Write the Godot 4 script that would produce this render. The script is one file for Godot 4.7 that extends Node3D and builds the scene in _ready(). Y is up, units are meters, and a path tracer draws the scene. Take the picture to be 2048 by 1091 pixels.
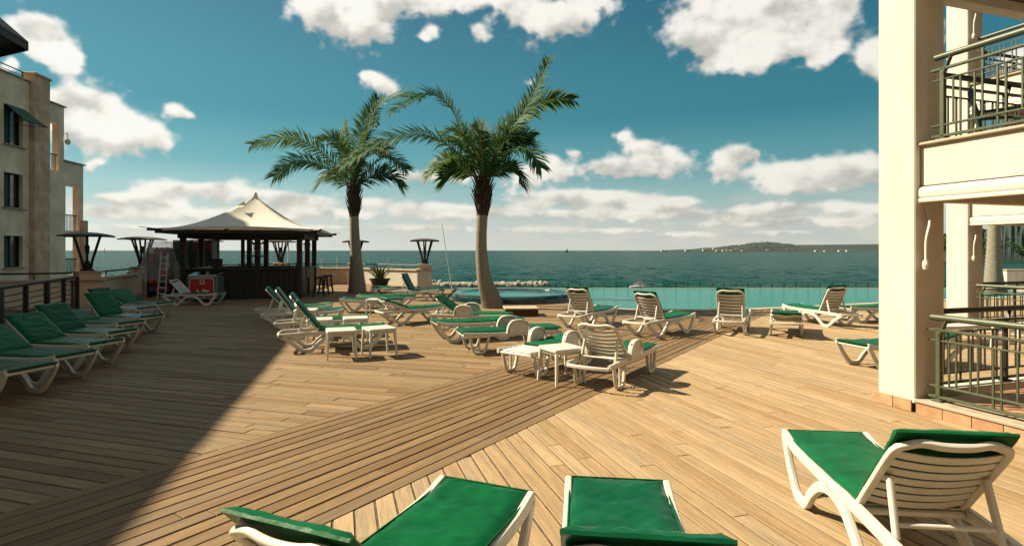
extends Node3D
# A hotel pool terrace by the sea: timber deck, sun loungers, two palms, a tented bar, balconies on the right.
# x runs right, d runs away from the camera (z = -d), metres throughout.

const U := Vector2(-0.313, 0.950)   # along the hotel front, away from the camera, as (x, d)
const V := Vector2(0.950, 0.313)    # into the hotel
var rng := RandomNumberGenerator.new()
var mat := {}
var used := {}

class MB:
	var v := PackedVector3Array()
	var n := PackedVector3Array()
	var t := PackedVector2Array()
	func tri(a: Vector3, b: Vector3, c: Vector3, na: Vector3, nb: Vector3, nc: Vector3, ta := Vector2.ZERO, tb := Vector2.ZERO, tc := Vector2.ZERO) -> void:
		if (b - a).cross(c - a).dot(na + nb + nc) > 0.0:
			v.append_array([a, c, b]); n.append_array([na, nc, nb]); t.append_array([ta, tc, tb])
		else:
			v.append_array([a, b, c]); n.append_array([na, nb, nc]); t.append_array([ta, tb, tc])
	func flat(a: Vector3, b: Vector3, c: Vector3, out: Vector3) -> void:
		var m := (b - a).cross(c - a).normalized()
		if m.dot(out) < 0.0: m = -m
		tri(a, b, c, m, m, m, uvof(a, m), uvof(b, m), uvof(c, m))
	func uvof(p: Vector3, m: Vector3) -> Vector2:
		var w := m.abs()
		if w.y >= w.x and w.y >= w.z: return Vector2(p.x, p.z)
		if w.x >= w.z: return Vector2(p.z, p.y)
		return Vector2(p.x, p.y)
	func quad(a: Vector3, b: Vector3, c: Vector3, d: Vector3, out: Vector3) -> void:
		flat(a, b, c, out); flat(a, c, d, out)
	func box(o: Vector3, s: Vector3, b := Basis(), bevel := 0.0) -> void:
		var h := s * 0.5
		var e := minf(bevel, minf(h.x, minf(h.y, h.z)) * 0.9)
		for ax in 3:
			for sg: float in [-1.0, 1.0]:
				var i := (ax + 1) % 3
				var j := (ax + 2) % 3
				var p: Array[Vector3] = []
				for q in [[-1, -1], [1, -1], [1, 1], [-1, 1]]:
					var w := Vector3.ZERO
					w[ax] = sg * h[ax]; w[i] = q[0] * (h[i] - e); w[j] = q[1] * (h[j] - e)
					p.append(o + b * w)
				var nn := Vector3.ZERO
				nn[ax] = sg
				quad(p[0], p[1], p[2], p[3], b * nn)
		if e <= 0.0: return
		for ax in 3:
			var i := (ax + 1) % 3
			var j := (ax + 2) % 3
			for si: float in [-1.0, 1.0]:
				for sj: float in [-1.0, 1.0]:
					var q: Array[Vector3] = []
					for k in 4:
						var w := Vector3.ZERO
						w[ax] = (h[ax] - e) * (-1.0 if k in [0, 3] else 1.0)
						w[i] = si * (h[i] if k < 2 else h[i] - e)
						w[j] = sj * (h[j] - e if k < 2 else h[j])
						q.append(o + b * w)
					var nn := Vector3.ZERO
					nn[i] = si; nn[j] = sj
					quad(q[0], q[1], q[2], q[3], b * nn)
		for sx: float in [-1.0, 1.0]:
			for sy: float in [-1.0, 1.0]:
				for sz: float in [-1.0, 1.0]:
					var s3 := Vector3(sx, sy, sz)
					flat(o + b * (s3 * Vector3(h.x, h.y - e, h.z - e)), o + b * (s3 * Vector3(h.x - e, h.y, h.z - e)), o + b * (s3 * Vector3(h.x - e, h.y - e, h.z)), b * s3)
	# sweep a closed profile (x along «side», y across) along a path
	func sweep(path: Array, prof: PackedVector2Array, side := Vector3.ZERO, scales := [], caps := true) -> void:
		var m := path.size()
		var k := prof.size()
		var rows: Array[PackedVector3Array] = []
		var nrm: Array[PackedVector3Array] = []
		var pn := PackedVector2Array()
		for i in k:
			var e := prof[(i + 1) % k] - prof[(i + k - 1) % k]
			pn.append(Vector2(e.y, -e.x).normalized())
		var area := 0.0
		for i in k: area += prof[i].cross(prof[(i + 1) % k])
		if area < 0.0:
			for i in k: pn[i] = -pn[i]
		var ref := side
		if ref == Vector3.ZERO:
			var whole: Vector3 = path[m - 1] - path[0]
			ref = Vector3.UP if absf(whole.normalized().y) < 0.8 else Vector3.RIGHT
		var run := 0.0
		var runs := PackedFloat32Array()
		for i in m:
			if i > 0: run += (path[i] as Vector3).distance_to(path[i - 1])
			runs.append(run)
			var tg: Vector3 = ((path[mini(i + 1, m - 1)] as Vector3) - (path[maxi(i - 1, 0)] as Vector3)).normalized()
			var x := (ref - tg * ref.dot(tg)).normalized()
			var y := tg.cross(x)
			var sc: float = scales[i] if scales.size() > i else 1.0
			var r := PackedVector3Array()
			var rn := PackedVector3Array()
			for q in k:
				r.append(path[i] + (x * prof[q].x + y * prof[q].y) * sc)
				rn.append((x * pn[q].x + y * pn[q].y).normalized())
			rows.append(r); nrm.append(rn)
		for i in m - 1:
			for q in k:
				var p := (q + 1) % k
				var ua := Vector2(runs[i], float(q) / k)
				var ub := Vector2(runs[i + 1], float(q + 1) / k)
				tri(rows[i][q], rows[i][p], rows[i + 1][p], nrm[i][q], nrm[i][p], nrm[i + 1][p], ua, Vector2(ua.x, ub.y), ub)
				tri(rows[i][q], rows[i + 1][p], rows[i + 1][q], nrm[i][q], nrm[i + 1][p], nrm[i + 1][q], ua, ub, Vector2(ub.x, ua.y))
		if caps:
			for e in [0, m - 1]:
				var out: Vector3 = (path[0] - path[1]) if e == 0 else (path[m - 1] - path[m - 2])
				for q in range(1, k - 1): flat(rows[e][0], rows[e][q], rows[e][q + 1], out)
	func tube(path: Array, r: float, sides := 8, scales := [], caps := true) -> void:
		var p := PackedVector2Array()
		for i in sides: p.append(Vector2.from_angle(TAU * i / sides) * r)
		sweep(path, p, Vector3.ZERO, scales, caps)
	func lathe(prof: Array, o := Vector3.ZERO, segs := 16) -> void:
		for i in prof.size() - 1:
			var a: Vector2 = prof[i]
			var b: Vector2 = prof[i + 1]
			var e := (b - a).normalized()
			var nn := Vector2(e.y, -e.x)
			for s in segs:
				var c0 := Vector2.from_angle(TAU * s / segs)
				var c1 := Vector2.from_angle(TAU * (s + 1) / segs)
				var pa := o + Vector3(c0.x * a.x, a.y, c0.y * a.x)
				var pb := o + Vector3(c1.x * a.x, a.y, c1.y * a.x)
				var pc := o + Vector3(c1.x * b.x, b.y, c1.y * b.x)
				var pd := o + Vector3(c0.x * b.x, b.y, c0.y * b.x)
				var n0 := Vector3(c0.x * nn.x, nn.y, c0.y * nn.x)
				var n1 := Vector3(c1.x * nn.x, nn.y, c1.y * nn.x)
				if a.x > 0.0001: tri(pa, pb, pc, n0, n1, n1)
				if b.x > 0.0001: tri(pa, pc, pd, n0, n1, n0)
	func prism(poly: PackedVector2Array, y0: float, y1: float, bevel := 0.0, along := Vector2(1, 0), shift := Vector2.ZERO) -> void:
		# a slab over an (x, d) outline
		var k := poly.size()
		var area := 0.0
		for i in k: area += poly[i].cross(poly[(i + 1) % k])
		var inn := PackedVector2Array()
		for i in k:
			var e0 := (poly[i] - poly[(i + k - 1) % k]).normalized()
			var e1 := (poly[(i + 1) % k] - poly[i]).normalized()
			var w := (Vector2(-e0.y, e0.x) + Vector2(-e1.y, e1.x))
			if area < 0.0: w = -w
			var l := w.length()
			w = w / maxf(l, 0.001) * minf(2.0 / maxf(l, 0.001), 2.5)
			inn.append(poly[i] + w * bevel)
		var ac := Vector2(-along.y, along.x)
		var idx := Geometry2D.triangulate_polygon(inn)
		for i in range(0, idx.size(), 3):
			var q := [inn[idx[i]], inn[idx[i + 1]], inn[idx[i + 2]]]
			var uv := []
			for w: Vector2 in q: uv.append(Vector2(w.dot(along), w.dot(ac)) + shift)
			tri(Vector3(q[0].x, y1, -q[0].y), Vector3(q[1].x, y1, -q[1].y), Vector3(q[2].x, y1, -q[2].y), Vector3.UP, Vector3.UP, Vector3.UP, uv[0], uv[1], uv[2])
		for i in k:
			var j := (i + 1) % k
			var e := (poly[j] - poly[i]).normalized()
			var o := Vector2(e.y, -e.x) * (1.0 if area > 0.0 else -1.0)
			var out := Vector3(o.x, 0.0, -o.y)
			var a := Vector3(poly[i].x, y1 - bevel, -poly[i].y)
			var b := Vector3(poly[j].x, y1 - bevel, -poly[j].y)
			quad(Vector3(a.x, y0, a.z), Vector3(b.x, y0, b.z), b, a, out)
			if bevel > 0.0: quad(a, b, Vector3(inn[j].x, y1, -inn[j].y), Vector3(inn[i].x, y1, -inn[i].y), out + Vector3.UP)
	func mesh() -> ArrayMesh:
		var a := []
		a.resize(Mesh.ARRAY_MAX)
		a[Mesh.ARRAY_VERTEX] = v; a[Mesh.ARRAY_NORMAL] = n; a[Mesh.ARRAY_TEX_UV] = t
		var m := ArrayMesh.new()
		m.add_surface_from_arrays(Mesh.PRIMITIVE_TRIANGLES, a)
		return m

# ---------------------------------------------------------------- helpers
func P(x: float, d: float, y := 0.0) -> Vector3:
	return Vector3(x, y, -d)

func P2(p: Vector2, y := 0.0) -> Vector3:
	return Vector3(p.x, y, -p.y)

func numbered(called: String) -> String:
	used[called] = used.get(called, -1) + 1
	return called if used[called] == 0 else "%s_%03d" % [called, used[called]]

func obj(called: String, m: MB, material: Material, parent: Node = null) -> MeshInstance3D:
	var o := MeshInstance3D.new()
	o.mesh = m.mesh()
	o.material_override = material
	return put(o, called, parent)

func put(o: Node3D, called: String, parent: Node = null):
	if parent == null:
		o.name = numbered(called)
		add_child(o)
	else:
		o.name = called
		parent.add_child(o, true)
	return o

func share(called: String, mesh: Mesh, material: Material, parent: Node, at := Vector3.ZERO, b := Basis()) -> MeshInstance3D:
	var o := MeshInstance3D.new()
	o.mesh = mesh
	o.material_override = material
	o.transform = Transform3D(b, at)
	return put(o, called, parent)

func tag(o: Node, label: String, category: String, group := "") -> Node:
	o.set_meta("label", label); o.set_meta("category", category)
	if group: o.set_meta("group", group)
	return o

func thing(called: String, label: String, category: String, at := Vector3.ZERO, turn := 0.0, group := "") -> Node3D:
	var o := Node3D.new()
	put(o, called)
	o.position = at; o.rotation.y = turn
	tag(o, label, category, group)
	return o

func setting(o: Node) -> Node:
	o.set_meta("kind", "structure")
	return o

func turn_of(dir: Vector2) -> float:   # the rotation that points a node's x axis along (x, d)
	return atan2(dir.y, dir.x)

func rrect(w: float, h: float, r: float, steps := 2) -> PackedVector2Array:
	var p := PackedVector2Array()
	for c in [[1, 1, 0.0], [-1, 1, PI / 2], [-1, -1, PI], [1, -1, PI * 1.5]]:
		for s in steps + 1:
			p.append(Vector2(c[0] * (w / 2 - r), c[1] * (h / 2 - r)) + Vector2.from_angle(c[2] + PI / 2 * s / steps) * r)
	return p

func smooth(pts: Array, per := 4) -> Array:   # Catmull-Rom through the points
	var out := []
	for i in pts.size() - 1:
		var a = pts[maxi(i - 1, 0)]
		var b = pts[i]
		var c = pts[i + 1]
		var d = pts[mini(i + 2, pts.size() - 1)]
		for s in per:
			var t := float(s) / per
			out.append(0.5 * (2.0 * b + (c - a) * t + (2.0 * a - 5.0 * b + 4.0 * c - d) * t * t + (3.0 * b - a - 3.0 * c + d) * t * t * t))
	out.append(pts[pts.size() - 1])
	return out

func lin(r: float, g: float, b: float, a := 1.0) -> Color:
	var c := Color(r * 0.68, g * 0.68, b * 0.68).linear_to_srgb()
	c.a = a
	return c

func noise(sd: int, freq: float, oct := 4) -> FastNoiseLite:
	var f := FastNoiseLite.new()
	f.seed = sd
	f.noise_type = FastNoiseLite.TYPE_SIMPLEX_SMOOTH
	f.frequency = freq
	f.fractal_octaves = oct
	return f

func tex(im: Image) -> ImageTexture:
	return ImageTexture.create_from_image(im)

func noise_image(sd: int, freq: float, size: int, lo: Color, hi: Color, gamma := 1.0) -> Image:
	var src := noise(sd, freq, 5).get_seamless_image(size, size)
	var im := Image.create_empty(size, size, false, Image.FORMAT_RGB8)
	for y in size:
		for x in size: im.set_pixel(x, y, lo.lerp(hi, pow(src.get_pixel(x, y).r, gamma)))
	return im

func plain(c: Color, rough := 0.7, metal := 0.0, spec := 0.5) -> StandardMaterial3D:
	var m := StandardMaterial3D.new()
	m.albedo_color = c; m.roughness = rough; m.metallic = metal; m.metallic_specular = spec
	return m

func patchy(c: Color, amount: float, sd: int, scale: float, rough := 0.8, bump := 0.0, freq := 0.02) -> StandardMaterial3D:
	# a colour with uneven tone over the surface, in world space
	var m := plain(c, rough)
	m.albedo_texture = tex(noise_image(sd, freq, 256, Color.WHITE * (1.0 - amount), Color.WHITE))
	m.uv1_triplanar = true; m.uv1_world_triplanar = true
	m.uv1_scale = Vector3.ONE * scale
	if bump > 0.0:
		m.heightmap_enabled = true
		m.heightmap_scale = bump
		m.heightmap_texture = tex(noise_image(sd + 7, 0.08, 256, Color.BLACK, Color.WHITE))
	return m

# ---------------------------------------------------------------- materials
func wood_texture(sd: int) -> ImageTexture:
	var w := 512
	var h := 256
	var im := Image.create_empty(w, h, false, Image.FORMAT_RGB8)
	var fine := noise(sd, 1.0, 3)
	var slow := noise(sd + 1, 1.0, 3)
	for y in h:
		for x in w:
			var a := TAU * x / w
			var cx := cos(a) * 1.2
			var cy := sin(a) * 1.2
			var g := fine.get_noise_3d(cx, cy, y * 0.22) * 0.5
			var s := slow.get_noise_3d(cx * 0.45, cy * 0.45, y * 0.035)
			var k := fine.get_noise_3d(cx * 9.0, cy * 9.0, y * 0.5 + 50.0)
			var t := 0.82 + 0.20 * g + 0.12 * s + 0.06 * k
			if k > 0.62: t -= 0.2
			im.set_pixel(x, y, Color(t, t * (0.985 - 0.03 * s), t * (0.96 - 0.06 * s)))
	return tex(im)

func make_materials() -> void:
	var w1 := wood_texture(11)
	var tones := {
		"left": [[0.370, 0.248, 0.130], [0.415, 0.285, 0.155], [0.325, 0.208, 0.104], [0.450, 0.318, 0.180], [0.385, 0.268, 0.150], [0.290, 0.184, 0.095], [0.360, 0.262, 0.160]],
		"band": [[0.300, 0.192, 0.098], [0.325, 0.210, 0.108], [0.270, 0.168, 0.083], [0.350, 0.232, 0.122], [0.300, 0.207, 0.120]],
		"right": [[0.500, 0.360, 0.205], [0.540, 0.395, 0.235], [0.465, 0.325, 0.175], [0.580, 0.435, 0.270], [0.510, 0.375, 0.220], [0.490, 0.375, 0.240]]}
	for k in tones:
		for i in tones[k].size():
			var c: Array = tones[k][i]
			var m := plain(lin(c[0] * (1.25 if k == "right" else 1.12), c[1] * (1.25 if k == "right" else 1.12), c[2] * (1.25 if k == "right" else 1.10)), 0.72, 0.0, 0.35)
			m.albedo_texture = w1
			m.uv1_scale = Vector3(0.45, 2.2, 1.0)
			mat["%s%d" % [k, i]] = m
	mat.plastic = plain(lin(0.80, 0.775, 0.70), 0.38)
	mat.plastic.albedo_texture = tex(noise_image(3, 0.03, 128, Color(0.9, 0.9, 0.88), Color.WHITE, 0.6))
	mat.plastic.uv1_triplanar = true
	mat.plastic.uv1_scale = Vector3.ONE * 1.5
	mat.vinyl = plain(lin(0.003, 0.135, 0.042), 0.32, 0.0, 0.24)
	mat.vinyl.albedo_texture = tex(noise_image(5, 0.02, 128, Color(0.75, 0.8, 0.8), Color.WHITE))
	mat.vinyl.uv1_triplanar = true
	mat.vinyl.heightmap_enabled = true
	mat.vinyl.heightmap_scale = 0.12
	mat.vinyl.heightmap_texture = tex(noise_image(6, 0.03, 256, Color.BLACK, Color.WHITE))
	mat.vinyl.uv1_scale = Vector3(1.6, 1.6, 1.6)
	for k in 2:
		mat["plastic%d" % k] = mat.plastic.duplicate()
		mat["plastic%d" % k].albedo_color = [lin(0.80, 0.76, 0.66), lin(0.74, 0.725, 0.675)][k]
		mat["plastic%d" % k].roughness = [0.45, 0.5][k]
		mat["vinyl%d" % k] = mat.vinyl.duplicate()
		mat["vinyl%d" % k].albedo_color = [lin(0.006, 0.118, 0.048), lin(0.008, 0.150, 0.055)][k]
		mat["vinyl%d" % k].roughness = [0.30, 0.46][k]
	mat.stucco = patchy(lin(0.84, 0.775, 0.65), 0.08, 21, 0.35, 0.85, 0.12)
	mat.stucco.uv1_scale = Vector3(0.55, 0.14, 0.55)
	mat.stucco_white = patchy(lin(0.82, 0.765, 0.65), 0.08, 22, 0.4, 0.85, 0.15)
	mat.stucco_grey = patchy(lin(1.14, 0.93, 0.70), 0.20, 23, 0.12, 0.9, 0.2)
	mat.terracotta_paint = patchy(lin(0.95, 0.64, 0.43), 0.25, 24, 0.2, 0.9)
	mat.peach = patchy(lin(0.74, 0.54, 0.36), 0.15, 25, 0.3, 0.85, 0.2)
	mat.stone = patchy(lin(0.62, 0.52, 0.38), 0.22, 26, 0.8, 0.85, 0.2)
	mat.tile = patchy(lin(0.72, 0.40, 0.21), 0.3, 27, 0.9, 0.6, 0.1)
	mat.tile2 = patchy(lin(0.78, 0.46, 0.26), 0.3, 28, 0.9, 0.6, 0.1)
	mat.grout = patchy(lin(0.42, 0.34, 0.26), 0.2, 29, 1.0, 0.9)
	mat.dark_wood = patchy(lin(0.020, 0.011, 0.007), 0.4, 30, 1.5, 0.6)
	mat.soffit = patchy(lin(0.56, 0.41, 0.28), 0.4, 31, 0.8, 0.7)
	mat.dark_steel = plain(lin(0.012, 0.012, 0.011), 0.5)
	mat.green_steel = patchy(lin(0.095, 0.122, 0.064), 0.2, 33, 2.0, 0.45)
	mat.black = plain(lin(0.008, 0.008, 0.009), 0.5)
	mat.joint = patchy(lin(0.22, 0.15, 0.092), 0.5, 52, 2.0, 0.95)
	mat.under = patchy(lin(0.46, 0.31, 0.16), 0.3, 51, 1.0, 0.95)
	mat.canvas = patchy(lin(0.98, 0.94, 0.83), 0.10, 34, 0.5, 0.85, 0.2)
	mat.canvas.backlight_enabled = true
	mat.canvas.backlight = lin(0.25, 0.2, 0.12)
	mat.lamp_cap = patchy(lin(0.09, 0.045, 0.026), 0.4, 35, 1.0, 0.6)
	mat.rattan = patchy(lin(0.35, 0.2, 0.1), 0.4, 36, 3.0, 0.8)
	mat.glass_dark = plain(lin(0.006, 0.014, 0.016), 0.06, 0.0, 0.7)
	mat.curtain = plain(lin(0.02, 0.09, 0.07), 0.8)
	mat.awning_green = plain(lin(0.012, 0.11, 0.065), 0.8)
	mat.white_metal = plain(lin(0.80, 0.76, 0.66), 0.35)
	mat.frond_a = leaf(0.022, 0.098, 0.028)
	mat.frond_b = leaf(0.048, 0.135, 0.045)
	mat.frond_c = leaf(0.012, 0.064, 0.026)
	mat.frond_dry = leaf(0.26, 0.21, 0.10)
	mat.rachis = plain(lin(0.16, 0.17, 0.06), 0.5)
	mat.bark = patchy(lin(0.52, 0.46, 0.36), 0.45, 41, 1.1, 0.9, 0.6, 0.05)
	mat.bark.uv1_scale = Vector3(0.5, 2.6, 0.5)
	mat.bark_ring = patchy(lin(0.25, 0.20, 0.135), 0.4, 42, 1.2, 0.95)
	mat.boot = patchy(lin(0.095, 0.056, 0.032), 0.6, 43, 2.5, 0.95, 0.5)
	mat.agave = leaf(0.10, 0.15, 0.05)
	mat.brick = patchy(lin(0.22, 0.06, 0.03), 0.4, 45, 2.0, 0.9)
	mat.rock = patchy(lin(0.70, 0.63, 0.50), 0.5, 46, 0.2, 0.95)
	mat.pool_tile = patchy(lin(0.10, 0.42, 0.40), 0.2, 47, 0.5, 0.4)
	mat.basin_tile = patchy(lin(0.030, 0.115, 0.120), 0.75, 48, 1.6, 0.12, 0.2, 0.05)
	mat.house = plain(lin(0.66, 0.62, 0.54), 0.9)
	mat.roof = plain(lin(0.38, 0.26, 0.18), 0.9)
	mat.hill = patchy(lin(0.045, 0.090, 0.075), 0.55, 49, 0.004, 1.0)
	mat.crown = leaf(0.022, 0.070, 0.020)
	mat.hull = plain(lin(0.75, 0.73, 0.68), 0.4)
	mat.sheet = plain(lin(0.62, 0.66, 0.63, 0.30), 0.5)
	mat.sheet.transparency = BaseMaterial3D.TRANSPARENCY_ALPHA
	mat.red = plain(lin(0.50, 0.022, 0.02), 0.4)
	mat.freezer = plain(lin(0.10, 0.16, 0.15), 0.25)
	mat.white_print = plain(lin(0.75, 0.70, 0.62), 0.5)
	for q in [["poster_blue", 0.02, 0.05, 0.16], ["poster_pink", 0.26, 0.05, 0.14], ["poster_yellow", 0.22, 0.14, 0.04], ["poster_teal", 0.02, 0.10, 0.11]]: mat[q[0]] = plain(lin(q[1], q[2], q[3]), 0.5)
	# water
	var wn := ImageTexture.new()
	var bumps := noise(61, 0.03, 4).get_seamless_image(512, 512)
	bumps.convert(Image.FORMAT_RGBA8)
	bumps.bump_map_to_normal_map(6.0)
	wn = tex(bumps)
	mat.pool_water = plain(lin(0.008, 0.250, 0.228, 0.88), 0.10, 0.0, 0.13)
	mat.pool_water.transparency = BaseMaterial3D.TRANSPARENCY_ALPHA
	mat.pool_water.normal_enabled = true
	mat.pool_water.normal_texture = wn
	mat.pool_water.normal_scale = 1.1
	mat.pool_water.uv1_triplanar = true; mat.pool_water.uv1_world_triplanar = true
	mat.pool_water.uv1_scale = Vector3.ONE * 0.35
	mat.sea = plain(lin(0.005, 0.082, 0.074), 0.24, 0.0, 0.095)
	mat.sea.albedo_texture = tex(noise_image(62, 0.012, 512, Color(0.45, 0.55, 0.58), Color(1.0, 1.0, 0.90)))
	mat.sea.normal_enabled = true
	mat.sea.normal_texture = wn
	mat.sea.normal_scale = 1.6
	mat.sea.uv1_triplanar = true; mat.sea.uv1_world_triplanar = true
	mat.sea.uv1_scale = Vector3(0.02, 0.02, 0.035)

func leaf(r: float, g: float, b: float) -> StandardMaterial3D:
	var m := plain(lin(r, g, b), 0.60, 0.0, 0.25)
	m.backlight_enabled = true
	m.backlight = lin(0.10, 0.16, 0.04)
	m.cull_mode = BaseMaterial3D.CULL_DISABLED
	return m

# ---------------------------------------------------------------- sky
func cloud_list() -> Array:
	# patches of cloud as seen from the terrace: bearing, height, half-width, half-height in degrees
	var px := [[70,50,50,28],[60,75,35,30],[100,95,45,40],[125,110,45,40],[150,130,22,22],[18,125,16,16],[2,135,15,22],
		[150,230,65,55],[190,225,60,50],[230,250,55,50],[160,280,75,30],[275,265,45,35],[315,270,30,26],[325,290,18,12],[130,205,40,25],
		[345,218,25,15],[375,230,20,9],[200,327,22,9],[180,335,15,8],
		[350,377,60,14],[420,385,55,18],[470,383,48,22],[300,395,70,14],[230,397,55,9],[580,402,50,16],[640,408,50,20],[250,432,65,10],[370,428,70,12],[480,425,60,10],[560,435,70,10],
		[645,18,62,52],[700,38,75,46],[745,50,50,38],[690,-20,90,40],[800,8,60,24],[870,12,50,20],[862,62,24,14],[845,75,15,8],[958,62,26,18],[930,2,45,18],[1045,25,50,30],[1098,42,62,36],[1150,28,55,42],[1180,-5,45,30],[1010,-15,60,25],
		[758,165,40,20],[735,150,18,10],[776,178,22,12],[1058,162,12,8],
		[1398,40,60,55],[1425,90,58,50],[1480,60,95,65],[1560,40,95,62],[1620,60,65,48],[1660,90,38,30],[1680,15,52,40],[1500,122,45,26],[1640,112,32,20],[1480,-30,120,40],[1735,100,38,45],[1748,132,30,34],
		[1252,270,22,11],[1282,295,40,17],[1310,310,55,23],[1340,330,48,22],[1220,332,62,20],[1270,338,95,17],
		[1105,340,52,22],[1050,350,52,20],[1090,320,28,13],[1150,308,15,9],[850,353,75,14],[905,350,40,12],
		[1462,303,32,19],[1492,310,30,16],[1450,335,36,22],[1515,308,10,8],[1560,345,82,24],[1640,337,82,24],[1720,332,62,28],[1600,378,75,11],[1650,360,95,18],
		[1110,393,82,15],[1180,398,62,17],[1240,393,58,15],[1330,408,58,17],[1370,408,30,13],[1500,424,62,11],[1560,414,52,12],[1660,414,62,15],[1730,420,52,12],[1130,428,105,7],[1300,432,90,7],[1420,448,40,6],[1520,450,60,5],[870,414,62,12],[810,420,42,10],[940,420,42,9],[750,405,40,10],[210,420,70,12],[330,408,60,12],[540,392,50,13],[610,425,60,10],[700,428,60,9],[900,432,70,9],[1000,425,60,10],[1060,412,50,12],[1210,425,70,10],[1290,415,60,12],[1390,428,50,9],[1450,438,50,7],[1600,440,80,8],[1700,445,60,8],[280,455,80,7],[430,452,70,7],[640,455,60,6],[840,455,80,6],[1080,458,80,6],[1240,462,70,5],[1380,468,60,5],[1560,465,70,5],[1850,60,50,30],[1960,310,60,25],[1900,400,70,14],[2030,120,50,30]]
	var out := []
	for p in px:
		var az := atan2(p[0] - 1024.0, 1150.0)
		var c := cos(az)
		var el := atan2((501.0 - p[1]) * c, 1150.0)
		var k := rad_to_deg(1.0 / 1150.0)
		out.append([rad_to_deg(az), rad_to_deg(el), p[2] * k * c * c, p[3] * k * c * cos(el)])
	rng.seed = 77
	for i in 40:   # the same sort of sky all round
		var az := rng.randf_range(44.0, 316.0)
		var el := 2.0 + 62.0 * pow(rng.randf(), 1.7)
		var s := 1.2 + el * 0.12
		for j in rng.randi_range(4, 9): out.append([az + rng.randfn() * s * 2.0, el + rng.randfn() * s * 0.5, s * rng.randf_range(0.6, 1.7), s * rng.randf_range(0.5, 1.0)])
	for i in 30:   # above the picture
		var el := rng.randf_range(27.0, 75.0)
		var az := rng.randf_range(-44.0, 44.0)
		for j in 4: out.append([az + rng.randfn() * 5.0, el + rng.randfn() * 2.0, rng.randf_range(1.5, 5.0), rng.randf_range(1.2, 3.0)])
	return out

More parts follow.
